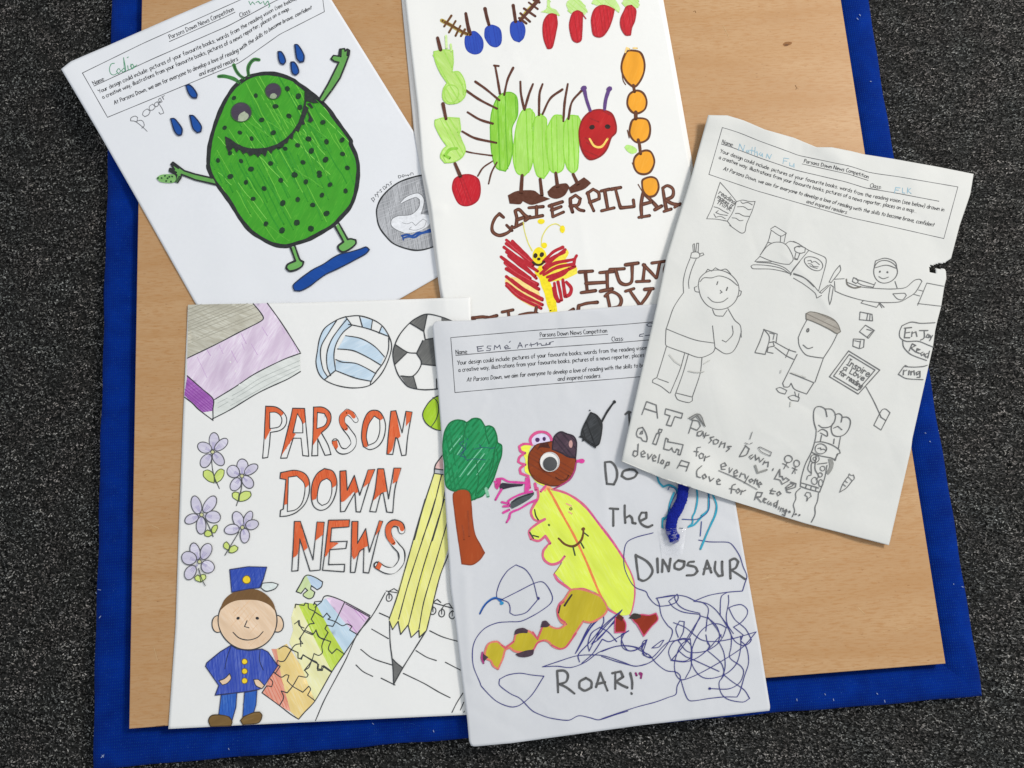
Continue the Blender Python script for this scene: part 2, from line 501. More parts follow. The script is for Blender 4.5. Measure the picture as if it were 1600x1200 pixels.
def lettering(mo, key, w, text, place, u0, u1, vb, hv, slant=0.0):
    """text fitted between u0 and u1 on a template; place(u, v) gives photograph pixels"""
    adv = sum(GL[c][0] for c in text); x = 0; k = 0
    mo.s.count += .3; base = mo.s.count * 6e-6
    for c in text:
        a, st = GL[c]
        for part in (st.split('|') if st else []):
            P = np.array([tuple(map(float, t.split(','))) for t in part.split()])
            uu = u0 + (u1 - u0) * (x + P[:, 0] + slant * P[:, 1]) / adv
            vv = vb - P[:, 1] / 8.0 * hv
            PX = np.array([place(a_, b_) for a_, b_ in zip(uu, vv)])
            mo.line(key, w, PX, sm=False, dz=base + (k % 3) * 1.5e-6); k += 1
        x += a
    return adv
def header(sheet, tc, bc, name='printed_header'):
    """the printed entry form at the top of a sheet; tc / bc: traced top and bottom rules of its box"""
    T, B = pts(tc), pts(bc)
    def along(P):
        s = np.r_[0, np.cumsum(np.hypot(*np.diff(P, axis=0).T))]; s /= s[-1]
        return lambda u: np.array([np.interp(u, s, P[:, 0]), np.interp(u, s, P[:, 1])]) if 0 <= u <= 1 else (P[0] + (P[-1] - P[0]) * u)
    ft, fb = along(T), along(B)
    pl = lambda u, v: ft(u) * (1 - v) + fb(u) * v
    K_ = '2c2c30'; G_ = '4c4c50'
    box = Motif(sheet, 'printed_box')
    us = np.linspace(0, 1, 25)
    for v in (0, 1): box.line(G_, 1.0, [pl(u, v) for u in us])
    for u in (0, 1): box.line(G_, 1.0, [pl(u, v) for v in np.linspace(0, 1, 6)])
    box.line(G_, 1.1, [pl(u, .33) for u in np.linspace(.015, .94, 22)])
    box.done()
    t = Motif(sheet, name, kind='stuff')
    L = lambda s, a, b, v, h=.079, sl=0: lettering(t, K_, .9 / sheet.wf, s, pl, a, b, v, h, sl)
    L('Parsons Down News Competition', .36, .635, .13, .08)
    t.line(K_, .9, [pl(u, .165) for u in np.linspace(.355, .637, 8)])
    L('Name:', .014, .066, .315, .085); L('Class:', .648, .70, .30, .085)
    t.line(K_, .9, [pl(u, .325) for u in np.linspace(.645, .69, 3)])
    L('Your design could include: pictures of your favourite books; words from the reading vision (see below) drawn in', .018, .972, .505)
    L('a creative way; illustrations from your favourite books; pictures of a news reporter; places on a map...', .02, .865, .635)
    L('At Parsons Down, we aim for everyone to develop a love of reading with the skills to become brave, confident', .05, .948, .825, .079, .18)
    L('and inspired readers.', .415, .592, .955, .079, .18)
    t.done()
    return pl

# ================================================================== the board
TH = 0.06760189
def rotb(u, v, z=0.0): return (math.cos(TH) * u - math.sin(TH) * v, math.sin(TH) * u + math.cos(TH) * v, z)
WU0, WU1, WV0, WV1 = -.24653, .32078, -.12149, .4455
BU0, BU1, BV0, BV1 = -.2745, .3492, -.1478, .4735
PANEL_Z, BLUE_Z, FLOOR_Z = 0.0, -.0045, -.0165

def wood_mat():
    b = NT('beech_laminate')
    v = b.coord(math.degrees(TH) - 1, (.16, 1, 1))
    n1 = b.noise(v, 780, 4, .62)
    n2 = b.noise(b.coord(math.degrees(TH) - 1, (.22, 1, 1)), 34, 3, .6)
    n3 = b.noise(b.coord(math.degrees(TH), (.35, 1, 1)), 900, 2, .5)
    col = b.mix(b.ramp(n2, .3, .72), srgb('b48b5f'), srgb('bf996e'))
    col = b.mix(b.ramp(n1, .46, .70), col, srgb('b08150'))
    col = b.mix(b.ramp(n3, .66, .8), col, srgb('966a40'))
    wv = b.n('ShaderNodeTexWave', bands_direction='Y', i_Scale=9.0, i_Distortion=9.0, i_Detail=3.0)
    b.l(b.coord(math.degrees(TH), (.25, 1, 1)), wv.inputs['Vector'])
    col = b.mix(b.ramp(wv.outputs['Fac'], .75, 1.6), col, srgb('ae7f4c'))
    b.l(col, b.p.inputs['Base Color'])
    b.p.inputs['Roughness'].default_value = .48
    b.p.inputs['Specular IOR Level'].default_value = .35
    bp = b.n('ShaderNodeBump', i_Strength=.12, i_Distance=.0004)
    b.l(n1, bp.inputs['Height']); b.l(bp.outputs[0], b.p.inputs['Normal'])
    return b.m
def blue_mat():
    b = NT('blue_knit_fabric')
    v = b.coord(math.degrees(TH))
    n = b.noise(v, 60, 3, .6)
    col = b.mix(b.ramp(n, .3, .75), srgb('001c68'), srgb('002a84'))
    wx = b.n('ShaderNodeTexWave', bands_direction='X', i_Scale=210.0, i_Distortion=.6, i_Detail=1.0)
    wy = b.n('ShaderNodeTexWave', bands_direction='Y', i_Scale=160.0, i_Distortion=.6, i_Detail=1.0)
    b.l(v, wx.inputs['Vector']); b.l(v, wy.inputs['Vector'])
    mn = b.n('ShaderNodeMath', operation='MULTIPLY')
    b.l(wx.outputs['Fac'], mn.inputs[0]); b.l(wy.outputs['Fac'], mn.inputs[1])
    col = b.mix(b.ramp(mn.outputs[0], .45, 1.3), col, srgb('0c4078'))
    spk = b.noise(v, 1500, 1, .5)
    col = b.mix(b.ramp(spk, .68, .80), col, srgb('2d5290'))
    b.l(col, b.p.inputs['Base Color'])
    b.p.inputs['Roughness'].default_value = .9
    b.p.inputs['Specular IOR Level'].default_value = .06
    b.p.inputs['Sheen Weight'].default_value = .05
    b.p.inputs['Sheen Tint'].default_value = (.2, .4, 1, 1)
    bp = b.n('ShaderNodeBump', i_Strength=.5, i_Distance=.0004)
    b.l(mn.outputs[0], bp.inputs['Height']); b.l(bp.outputs[0], b.p.inputs['Normal'])
    return b.m
M_WOOD, M_BLUE = wood_mat(), blue_mat()

board = empty('display_board', rotb(.037, .16, FLOOR_Z))
tag(board, 'square wood veneer board with a blue fabric border lying on dark carpet', 'board')
bo = np.array(board.location)
# wood panel: slab with a small bevel
def slab(u0, u1, v0, v1, zt, zb, bev):
    V, F = [], []
    for z, i in ((zb, 0), (zt - bev, 0), (zt - bev * .3, bev * .3), (zt, bev)):
        V += [rotb(u0 + i, v0 + i, z), rotb(u1 - i, v0 + i, z), rotb(u1 - i, v1 - i, z), rotb(u0 + i, v1 - i, z)]
    for k in range(3):
        for j in range(4): F.append((4 * k + j, 4 * k + (j + 1) % 4, 4 * k + 4 + (j + 1) % 4, 4 * k + 4 + j))
    F += [(12, 13, 14, 15), (3, 2, 1, 0)]
    return np.array(V), F
V, F = slab(WU0, WU1, WV0, WV1, PANEL_Z, -.0101, .0006)
mesh_obj('wood_panel', V - bo, F, M_WOOD, board, smooth=False)
V, F = slab(BU0 + .004, BU1 - .004, BV0 + .004, BV1 - .004, -.0102, FLOOR_Z + .0005, .001)
mesh_obj('backing_board', V - bo, F, M_BLUE, board, smooth=False)
# four padded fabric strips, mitred at the corners
def strip(a_in, b_in, a_out, b_out, n=80):
    prof = []
    for t, z in ((0, -.0100), (.02, -.0088), (.08, -.0074), (.18, -.0060), (.35, -.0047), (.55, -.0041), (.75, -.0044), (.9, -.0057), (.97, -.0080), (1.0, -.0110), (.985, -.0155)):
        prof.append((t, z))
    V, F = [], []
    m = len(prof)
    ai, bi, ao, bo_ = map(np.array, (a_in, b_in, a_out, b_out))
    for i in range(n + 1):
        s = i / n
        e = min(s, 1 - s) * n
        dip = .0012 * math.exp(-e / 1.2)
        wv = .00035 * math.sin(i * .9) + .0003 * math.sin(i * .37 + 1)
        for t, z in prof:
            q = (ai * (1 - t) + ao * t) * (1 - s) + (bi * (1 - t) + bo_ * t) * s
            out = (ao - ai) * (1 - s) + (bo_ - bi) * s
            out = out / np.linalg.norm(out)
            q = q + out * wv * t
            V.append(rotb(q[0], q[1], z - dip * (t > .02)))
    for i in range(n):
        for j in range(m - 1):
            F.append((i * m + j, i * m + j + 1, (i + 1) * m + j + 1, (i + 1) * m + j))
    return np.array(V), F
g = .0009
ic = [(WU0 - g, WV0 - g), (WU1 + g, WV0 - g), (WU1 + g, WV1 + g), (WU0 - g, WV1 + g)]
oc = [(BU0, BV0), (BU1, BV0), (BU1, BV1), (BU0, BV1)]
for k in range(4):
    V, F = strip(ic[k], ic[(k + 1) % 4], oc[k], oc[(k + 1) % 4])
    mesh_obj('fabric_border', V - bo, F, M_BLUE, board)
# marks on the wood and lint on the fabric
flat = make_field(np.zeros(GXX.shape))
class _Flat:
    def __init__(self, f, org): self.field, self.org, self.count, self.o, self.key = f, org, 0, board, ''
fw = _Flat(flat, bo)
with Motif(fw, 'knot_mark') as m:
    m.fill('8a5c30', 'f1:92,278 105,264 130,260 150,264 148,274 128,284 105,290', step=4)
    m.fill('6a4424', 'f1:98,282 112,274 130,277 118,288', step=4)
with Motif(fw, 'scratch') as m:
    m.line('7a5532', .9, 'f1:170,532 178,548 174,560'); m.line('a07a50', .8, 'f1:178,545 190,556'); m.cut()
    m.line('8a6238', 1.0, 'b2:1405,95 1420,90 1425,104'); m.cut(); m.line('a07a50', .9, 'b2:1288,478 1290,492'); m.cut()
    for s in ('p:1190,905 1212,899', 'p:1340,948 1352,960', 'p:1262,880 1290,872', 'p:236,820 249,826', 'p:1130,40 1139,58', 'p:1400,985 1424,980', 'p:240,1010 246,1032'):
        m.line('c9a678', .8, s); m.cut()
    m.line('6a4a2c', 1.2, 'f3:975,940 1000,938 1030,934')
fb_ = _Flat(make_field(np.full(GXX.shape, -.0036)), bo)
with Motif(fb_, 'lint', kind='stuff') as m:
    for s in ('f1:556,112 564,122', 'f1:572,90 578,98', 'f1:640,508 646,510', 'f2:355,735 360,744', 'f2:408,768 412,780', 'f2:728,776 732,790', 'f2:180,768 182,780',
              'f2:680,732 686,740', 'f2:1212,66 1222,70', 'f3:612,84 630,88', 'f3:620,262 630,250', 'f3:632,1135 650,1118', 'f3:638,1120 648,1132', 'f3:1428,1078 1432,1086',
              'p:582,1130 584,1132', 'p:677,1141 678,1144', 'f3:598,104 604,110', 'e8:1415,300 1425,304', 'e8:1455,370 1460,376', 'f2:1160,48 1162,54'):
        m.line('8797b4', 1.0, s, sm=False)

# ================================================================== the carpet
def carpet_mat():
    b = NT('carpet_backing')
    n = b.noise(b.coord(0, (.5, 1, 1)), 700, 3, .7)
    col = b.mix(b.ramp(n, .35, .75), srgb('101010'), srgb('3c3c3a'))
    b.l(col, b.p.inputs['Base Color'])
    b.p.inputs['Roughness'].default_value = 1.0
    b.p.inputs['Specular IOR Level'].default_value = 0
    return b.m
V = [(-3, -3, FLOOR_Z), (3, -3, FLOOR_Z), (3, 3, FLOOR_Z), (-3, 3, FLOOR_Z)]
tag(mesh_obj('carpet', V, [(0, 1, 2, 3)], carpet_mat(), smooth=False), 'dark grey flecked carpet floor', kind='structure')
def pile():
    N = 520000
    P = np.c_[rng.uniform(-.50, .56, N), rng.uniform(-.27, .56, N)]
    c, s = math.cos(TH), math.sin(TH)
    U = P[:, 0] * c + P[:, 1] * s; W = -P[:, 0] * s + P[:, 1] * c
    e = .0006
    out = (U < BU0 - e) | (U > BU1 + e) | (W < BV0 - e) | (W > BV1 + e)
    dist = np.maximum.reduce([BU0 - U, U - BU1, BV0 - W, W - BV1])
    # thin out beyond the frame
    P, dist = P[out], dist[out]
    far = (P[:, 0] < -.40) | (P[:, 0] > .47) | (P[:, 1] < -.19) | (P[:, 1] > .46)
    keep = ~far | (rng.random(len(P)) < .35)
    P, dist = P[keep], dist[keep]
    n = len(P)
    # each tuft: a little leaning spindle of yarn
    L = rng.uniform(.0011, .0027, n); w = rng.uniform(.00030, .00055, n)
    az = np.radians(90 + TH) * 0 + np.where(rng.random(n) < .7, rng.normal(TH, .5, n), rng.uniform(0, math.tau, n))
    def vn(fx, fy, sd):     # value noise
        q = np.random.default_rng(sd); T = q.random((256, 256)); x = P[:, 0] * fx + 500; y = P[:, 1] * fy + 500
        i, j = x.astype(int), y.astype(int); s, t = x - i, y - j; s = s * s * (3 - 2 * s); t = t * t * (3 - 2 * t); g = lambda a, b_: T[a % 256, b_ % 256]
        return (g(i, j) * (1 - s) + g(i + 1, j) * s) * (1 - t) + (g(i, j + 1) * (1 - s) + g(i + 1, j + 1) * s) * t
    clump = np.clip(.5 + 2.1 * (.45 * vn(190, 620, 1) + .3 * vn(330, 900, 2) + .25 * vn(60, 190, 3) - .5), 0, 1)
    z = FLOOR_Z + .0006 + .0030 * clump * rng.uniform(.3, 1, n) + rng.uniform(0, .0012, n)
    el = rng.uniform(.15, .9, n)
    d = np.c_[np.cos(az) * np.cos(el), np.sin(az) * np.cos(el), np.sin(el)]
    side = np.c_[-np.sin(az), np.cos(az), np.zeros(n)]
    up = np.cross(d, side) * -1
    C0 = np.c_[P, z]
    V = np.empty((n, 5, 3))
    V[:, 0] = C0 - d * (L / 2)[:, None]
    V[:, 1] = C0 + d * (L / 2)[:, None]
    V[:, 2] = C0 + side * w[:, None]
    V[:, 3] = C0 - side * w[:, None]
    V[:, 4] = C0 + up * (w * 1.1)[:, None] + d * (L * .1)[:, None]
    f = np.array([[0, 2, 4], [2, 1, 4], [1, 3, 4], [3, 0, 4]])
    F = (f[None] + (np.arange(n) * 5)[:, None, None]).reshape(-1, 3)
    me = bpy.data.meshes.new('carpet_pile')
    me.vertices.add(n * 5); me.vertices.foreach_set('co', V.reshape(-1))
    me.loops.add(len(F) * 3); me.loops.foreach_set('vertex_index', F.reshape(-1).astype(np.int32))
    me.polygons.add(len(F)); me.polygons.foreach_set('loop_start', np.arange(0, len(F) * 3, 3, dtype=np.int32))
    # yarn colour of each tuft: charcoal with grey, greenish and brownish flecks
    lo = .5 + .5 * np.sin(P[:, 1] * 210 + 3 * np.sin(P[:, 0] * 37) + P[:, 0] * 40)
    lum = .034 + .40 * rng.random(n) ** 1.9 * (.10 + 1.0 * clump ** 1.3) + .05 * lo * rng.random(n)
    big = .5 + .5 * np.sin(P[:, 0] * 61 + 2 * np.sin(P[:, 1] * 47)) * np.sin(P[:, 1] * 53 + 1.7 * np.sin(P[:, 0] * 71))
    tint = np.c_[1.0 + .10 * big, 1.0 + .02 * (1 - big), .93 - .03 * big + .04 * rng.random(n)]
    colr = np.c_[lum[:, None] * tint, np.ones(n)]
    at = me.color_attributes.new('yarn', 'FLOAT_COLOR', 'POINT')
    at.data.foreach_set('color', np.repeat(colr, 5, axis=0).reshape(-1))
    me.update(); me.validate()
    b = NT('carpet_yarn')
    a = b.n('ShaderNodeAttribute', attribute_name='yarn')
    b.l(a.outputs['Color'], b.p.inputs['Base Color'])
    b.p.inputs['Roughness'].default_value = .75
    b.p.inputs['Specular IOR Level'].default_value = .3
    me.materials.append(b.m)
    o = link(bpy.data.objects.new('carpet_pile', me))
    tag(o, 'short charcoal and grey flecked carpet pile around the board', 'carpet pile', kind='stuff')
pile()

# ================================================================== sheet 1: green spotted monster
S1 = Sheet('drawing_sheet', 's1', 3, 'a1:382,432 440,385 520,350 680,282 890,190 1100,98 1330,0 p:474,-66',
           'p:474,-66 a3:630,0 930,480 1335,1130 p:765,386', 'p:382,607 765,386', 'a1:382,432 600,800 830,1200 p:302,468 382,607',
           crumple=10, lifts=((.0022, .012, 'p:96,107 130,150'),), wr=.00025,
           label='white sheet with a drawing of a spotted green smiling monster, top left corner curling')
header(S1, 'a1:515,456 900,268 1500,0 p:497,-57', 'a1:672,733 1000,598 1500,390 a3:200,285 570,97', 'printed_header')
BLK = '2b2d2e'
BODY = 'a2:668,1100 678,960 702,850 740,730 800,590 880,465 960,400 1040,362 1150,345 1260,356 1380,400 a3:340,690 430,755 520,825 600,905 660,990 720,1070 790,1170 a5:790,0 835,100 852,200 843,330 820,440 780,530 700,620 640,680 540,740 430,798 320,832 250,852 150,838 60,795 a4:1020,590 930,480 850,350 750,215 705,150 672,70'
with Motif(S1, 'monster_body') as m:
    m.fill('44a02b~62,.30,7ccc45', BODY)
    m.hatch('2f8f24', 2.0, BODY, 62, 7, .5, keep=.55)
    m.hatch('6cbc3e', 1.3, BODY, 60, 5, .8, keep=.59); m.hatch('84cf56', .9, BODY, 48, 9, .8, keep=.5); m.hatch('38962a', 1.8, BODY, 66, 5, .8, keep=.59)
    m.hatch('56ad33', 1.6, BODY, 35, 16, .8, keep=.5)
    m.line(BLK, 6.2, BODY, closed=True)
    for s in ('a2:755,370 800,368 860,382 900,400 930,425', 'a2:882,275 900,320 930,360 965,385', 'a2:1092,232 1050,230 1015,265 1000,310 1005,360'):
        m.line('3f7f3c', 5.4, s); m.line('263c2c', 1.6, s)
with Motif(S1, 'monster_spots') as m:
    R = '1e3a24'
    m.kind = 'stuff'; m.dot(R, 'a2:883,550 1065,530 1235,618 1115,730 1345,700 1435,628 805,798 932,838 1030,888 1215,838 750,1070 942,1075 1185,1095 1022,1142 1458,1085 1415,945 850,1010 1258,962 1310,972', 3.6)
    m.dot(R, 'a2:1505,890 1528,990 1420,535', 4.6)
    m.dot(R, 'a4:853,137 1388,123 1290,360 1408,520 1525,572 1285,585 1025,75', 4.5)
    m.dot(R, 'a4:983,185 1133,237 1043,323 1275,168 1483,180 1415,328 1540,375 1150,530', 3.7)
    m.dot(R, 'a5:580,130 322,257 223,492 340,655 458,705 217,720 588,578', 4.7)
    m.dot(R, 'a5:122,160 347,10 462,58 392,152 762,198 722,82 617,338 747,390 550,425 415,315 207,302 68,370 348,462 472,506 82,665 530,262 528,238', 3.8)
    m.dot(R, 'a3:160,885 275,965 352,800 365,893 47,998 143,1105 558,1018 440,1158 588,1180 718,1165 262,738', 4.0)
with Motif(S1, 'monster_eye') as m:
    for c, r in ((m.oval(0, 0, 0, 0), 0),): pass
    _crop[0] = 'a2'
    e1 = m.oval(943, 668, 85, 80, wob=.01); m.fill('4a4150~20,.3,6b6470', e1, step=4); m.fill('aab39a', 'a2:915,745 925,690 970,660 1005,690 1000,715 970,742', step=4)
    m.line('3b5a38', 1.2, e1, closed=True); m.cut('monster_eye')
    e2 = m.oval(1210, 492, 66, 66, wob=.01); m.fill('4a4150~20,.3,6b6470', e2, step=4); m.fill('9aa68c', 'a2:1178,555 1190,520 1220,510 1242,530 1230,552 1205,558', step=4)
    m.line('3b5a38', 1.2, e2, closed=True)
with Motif(S1, 'monster_mouth') as m:
    m.fill('2c302f', 'a2:808,868 850,888 900,925 960,955 1010,968 1080,970 1160,962 1240,935 1310,890 1370,830 1420,755 1450,670 1470,580 1472,490 a3:430,760 500,830 490,860 420,840 415,880 440,900 400,1000 a2:1475,770 1450,770 1435,800 1425,832 1400,820 1380,850 1372,895 1345,880 1330,925 1305,930 1290,965 1250,960 1205,990 1195,1015 1165,980 1145,1040 1115,1010 1085,1045 1055,1015 1015,1035 990,1000 960,1018 930,975 905,1005 880,960 840,1005 818,960', sm=False)
    m.fill('2c302f', 'a2:1480,500 1560,560 1590,590 1560,590 1500,560', sm=False); m.fill('2c302f', 'a2:1490,595 1520,590 1545,630 1530,635', sm=False)
    m.fill('2c302f', 'a2:1490,640 1545,735 1525,755 1500,740 1510,710', sm=False)
with Motif(S1, 'monster_arm') as m:
    s = 'a3:525,830 600,700 690,520 650,510 625,490 645,462 690,468 700,410 738,405 742,425 760,410 780,420 775,460 745,540 700,650 640,740 565,840 545,850'
    m.fill('67a553~-60,.3,8cc878', s, step=5); m.line(BLK, 2.6, s, closed=True, sm=False); m.line(BLK, 3.2, 'a3:708,412 705,470'); m.line(BLK, 3.2, 'a3:768,415 762,460'); m.cut('monster_arm')
    s = 'a4:735,205 560,165 445,120 440,150 415,185 390,175 405,125 345,92 350,70 385,80 360,35 375,20 470,90 560,118 700,150'
    m.fill('67a553~15,.3,8cc878', s, step=5); m.line(BLK, 2.8, s, sm=False); m.line(BLK, 3.4, 'a4:368,30 420,65'); m.line(BLK, 3.4, 'a4:350,80 400,105'); m.line('3c5a38', 3.0, 'a4:405,180 428,140')
    m.cut('monster_arm')
    s = 'a4:235,150 270,125 330,118 385,122 400,150 385,185 330,190 265,180'
    m.fill('7fb568~10,.4,a8d48c', s, step=4); m.dot('244a2c', 'a4:250,150 280,150 308,132 330,152 318,175 345,140 368,138 358,180', 1.6); m.cut('small_pickle')
with Motif(S1, 'monster_legs') as m:
    for s in ('a4:1355,730 1395,840 1330,870 1318,900 1345,925 1400,915 1450,885 1462,850 1432,830 1390,715', 'a5:660,690 730,815 685,850 690,880 725,900 790,870 832,830 830,800 790,790 765,795 690,660'):
        m.fill('6fae5a~30,.3,8cc878', s, step=5); m.line(BLK, 3.0, s, sm=True); m.cut('monster_leg')
with Motif(S1, 'blue_board') as m:
    s = 'a5:310,1180 380,1110 450,1085 560,1020 640,975 710,930 800,905 880,870 925,862 940,880 920,910 840,960 760,1000 640,1060 560,1095 480,1150 400,1190 a4:1400,1085 1370,1080 1372,1060'
    s = 'p:458,446 466,438 479,428 491,420 505,413 520,403 532,397 546,394 563,389 572,386 577,390 572,396 558,404 543,412 525,421 510,428 497,437 484,447 470,454 460,454'
    m.fill('14489a~-28,.25,3a6cb8', s, step=5); m.line('20304e', 2.0, s, closed=True)
with Motif(S1, 'blue_drops') as m:
    for s in ('a2:482,445 510,440 545,470 575,520 570,548 535,545 505,510', 'a2:355,722 385,722 420,760 450,810 445,855 415,858 385,820', 'a2:515,695 545,698 590,750 612,790 605,830 575,838 540,800',
              'a2:1250,165 1275,165 1300,200 1312,245 1298,268 1270,260 1255,220', 'a2:1390,105 1412,105 1445,150 1467,200 1462,245 1430,250 1405,215', 'a2:1358,252 1385,252 1412,290 1422,335 1400,358 1372,345 1360,300'):
        m.fill('1b4f9e~60,.25,4a7cc8', s, step=4); m.line('182a50', 2.2, s, closed=True); m.cut('blue_drop')
S1.count = 0
with Motif(S1, 'swan_badge') as m:
    circ = 'p:662,274 645,277 625,284 610,294 596,309 589,325 589,340 593,355 602,368 614,380 630,387 648,391 662,390 678,385 690,378 700,360 704,330 695,296 680,279'
    m.fill('a5a6a9~70,.75,c9cacd', circ)
    m.hatch('8e8f92', 1.0, circ, 80, 3.0, .8, keep=.6)
    m.hatch('b6b7ba', 1.0, circ, -20, 5.0, .8, keep=.6)
    m.fill('e2e3e6', 'a5:1200,490 1245,445 1300,418 1360,412 1400,460 1392,530 1375,585 1440,590 1450,660 1400,705 1320,735 1230,740 1170,715 1128,680 1130,630 1180,600 1285,590 1335,555 1362,510 1362,462 1330,445 1260,470 1212,497', step=4)
    m.line('606164', .9, 'a5:1200,490 1245,445 1300,418 1360,412 1400,460 1392,530 1375,585'); m.line('606164', .9, 'a5:1212,497 1260,470 1330,445 1362,462 1362,510 1335,555 1285,590 1180,600 1130,630 1128,680 1170,715 1230,740')
    m.line('8e8f92', .8, 'a5:1215,655 1260,665 1300,650 1330,680 1390,625 1420,640 1400,690 1330,718 1275,710 1295,690'); m.fill('84858a', 'a5:1380,580 1440,545 1440,570', step=4)
    m.line('1d4a94', 3.4, 'a5:1215,765 1260,755 1300,765 1350,740 1390,740 1450,715'); m.line('24519a', 3.0, 'a5:1225,785 1270,772 1320,778 1370,748 1460,728'); m.line('1d4a94', 2.4, 'a5:1220,760 1228,800')
    m.line('303234', 2.3, circ, closed=True)
with Motif(S1, 'handwritten_word') as m:
    G = '6e6e72'
    m.line(G, 1.0, 'a2:160,828 120,790 60,745 22,740 25,715 60,700 80,712 75,745 60,748 100,735 125,745 135,780 115,800')
    for s in ('a2:160,640 130,660 120,690 140,705 170,690 185,660 160,640', 'a2:205,600 178,620 178,650 205,650 228,625 205,600', 'a2:245,580 222,595 220,615 240,622 255,605 248,582 285,640 298,675 270,685 258,670', 'a2:258,585 280,570 268,550 255,562 262,590 285,580', 'a2:282,538 298,562 288,540 304,528'):
        m.line(G, 1.0, s)
    m.cut(); P_ = '55565a'
    for s in ('a5:985,485 960,455 980,445 990,465 975,475', 'a5:1000,440 990,420 1015,420 1020,445', 'a5:1015,425 1008,400 1030,400', 'a5:1045,375 1030,385 1050,395 1040,405', 'a5:1070,350 1055,360 1070,380 1085,365 1070,350', 'a5:1090,365 1085,335 1105,335 1112,352', 'a5:1130,310 1115,318 1130,330 1122,342',
              'a5:1190,285 1185,262 1205,262 1208,278 1192,285', 'a5:1222,255 1215,270 1232,275 1238,260 1222,255', 'a5:1245,255 1250,268 1262,255 1270,268 1278,250', 'a5:1290,262 1290,240 1308,240 1312,258'):
        m.line(P_, .75, s)
    m.cut(); T_ = '4f9a72'
    for s in ('a1:715,395 695,400 684,430 692,460 712,468 735,455', 'a1:740,428 728,445 740,460 755,445 745,428', 'a1:775,425 760,440 768,452 785,435 a1:772,360 778,430 790,445', 'a1:798,410 802,438 812,435', 'a1:818,400 822,430 838,415 828,400 815,412 825,432 855,405', 'a1:795,360 802,356'):
        m.line(T_, 1.0, s)
    m.cut()
    for s in ('a3:0,20 20,10 35,30 50,20', 'a3:60,10 75,40 95,10 a3:100,8 115,50 105,60', 'a3:-60,10 -45,40 -30,15 -10,35'):
        m.line(T_, 1.1, s)

# ================================================================== sheet 3: caterpillar picture
back = Sheet('drawing_sheet_backing', 'back', 5, 'p:624,-30 1027,-68', 'p:1027,-68 1036.5,0 1060,130 1085,272 1123,470', 'p:695,519 1123,470', 'p:624,-30 627.5,0 647,206 670,335 688,462 694,519', wr=.0001, nu=60, nv=70, label='plain white backing sheet showing as a thin rim beneath the caterpillar drawing')
S3 = Sheet('drawing_sheet', 's3', 6, 'p:628,-30 1022,-67', 'p:1022,-67 b2:1130,0 1200,350 b4:1320,0 b4:1390,360 p:1118,470', 'p:698,519 1118,470',
           'p:628,-30 b1:70,0 120,440 175,900 b3:215,330 280,640 b5:150,640 170,730 p:698,519',
           crumple=9, lifts=((.0020, .013, 'p:632,20 652,210 672,330 690,480'), (.0008, .003, 'p:660,330 690,330')), wr=.0002,
           label='white sheet with a felt tip picture of a green caterpillar among fruit')
BR = '5c3426'
with Motif(S3, 'plum_drawings') as m:
    for s in ('b1:580,295 640,262 685,290 715,340 715,400 690,440 640,448 590,420 570,360', 'b1:745,230 790,210 850,235 870,290 865,360 830,390 780,375 740,320 735,270', 'b1:955,195 1000,175 1050,195 1068,250 1055,315 1020,348 975,330 948,270'):
        m.fill('2f4fb4~70,.18,4a6ccc', s, step=5); m.line('2a45a4', 2.0, s, closed=True); m.hatch('2743a8', 1.6, s, 80, 4, .4, keep=.7); m.cut('plum_drawing')
    for s in ('b1:575,112 590,200 610,285', 'b1:735,72 750,140 768,205', 'b1:970,45 980,110 990,180'):
        m.line(BR, 5.6, s); m.line('4a2a20', 1.4, s); m.cut('plum_stalk')
with Motif(S3, 'leafy_twigs') as m:
    m.line('b7a24a', 5.5, 'b1:375,170 450,210 520,255 590,285')
    for s in ('b1:372,168 590,285', 'b1:455,130 395,220', 'b1:490,175 435,270', 'b1:530,215 490,298', 'b1:568,245 535,300'): m.line('6a4420', 3.6, s)
    m.cut('leafy_twig')
    m.line('b7a24a', 5.5, 'b1:1180,0 1100,80 1040,150')
    m.line('5c3426', 5.5, 'b1:1175,5 1115,75 1030,170')
    for s in ('b1:1100,20 1175,75', 'b1:1060,70 1155,135', 'b1:1030,110 1110,180', 'b1:1020,150 1080,195', 'b1:1140,0 1190,20'): m.line('5c3426', 3.4, s)
with Motif(S3, 'chilli_drawings') as m:
    LG = 'bfe08a'
    for s in ('b2:130,100 180,70 185,0 210,0 215,60 260,80 295,130 250,125 190,110', 'b2:345,40 370,0 460,0 525,90 500,125 440,90 380,110', 'b2:555,25 590,-20 730,-20 795,70 780,105 720,60 650,40 600,45', 'b2:810,30 830,-20 940,-20 955,50 920,75 880,45 840,60'):
        m.fill(LG + '~60,.5,dcefb8', s, step=5); m.hatch('b2dc70', 1.4, s, 40, 4.5, .6, keep=.7); m.cut('chilli_top')
    for s in ('b2:190,130 225,115 262,125 270,200 255,280 235,370 220,400 190,402 165,340 152,260 160,180', 'b2:400,110 440,90 480,110 478,180 475,270 468,335 435,352 400,330 380,260 375,190', 'b2:590,70 645,45 700,55 745,80 730,150 700,230 660,290 620,308 575,290 560,220 560,140', 'b2:850,55 890,45 925,85 915,170 890,230 880,290 840,288 805,230 800,160 830,90'):
        m.fill('c5242e~75,.35,e0606a', s, step=5); m.line('a81e28', 2.2, s, closed=True); m.hatch('b01c26', 1.7, s, 82, 5, .4, keep=.65); m.cut('chilli_drawing')
    m.line('a81e28', 1.4, 'b2:475,110 510,155')
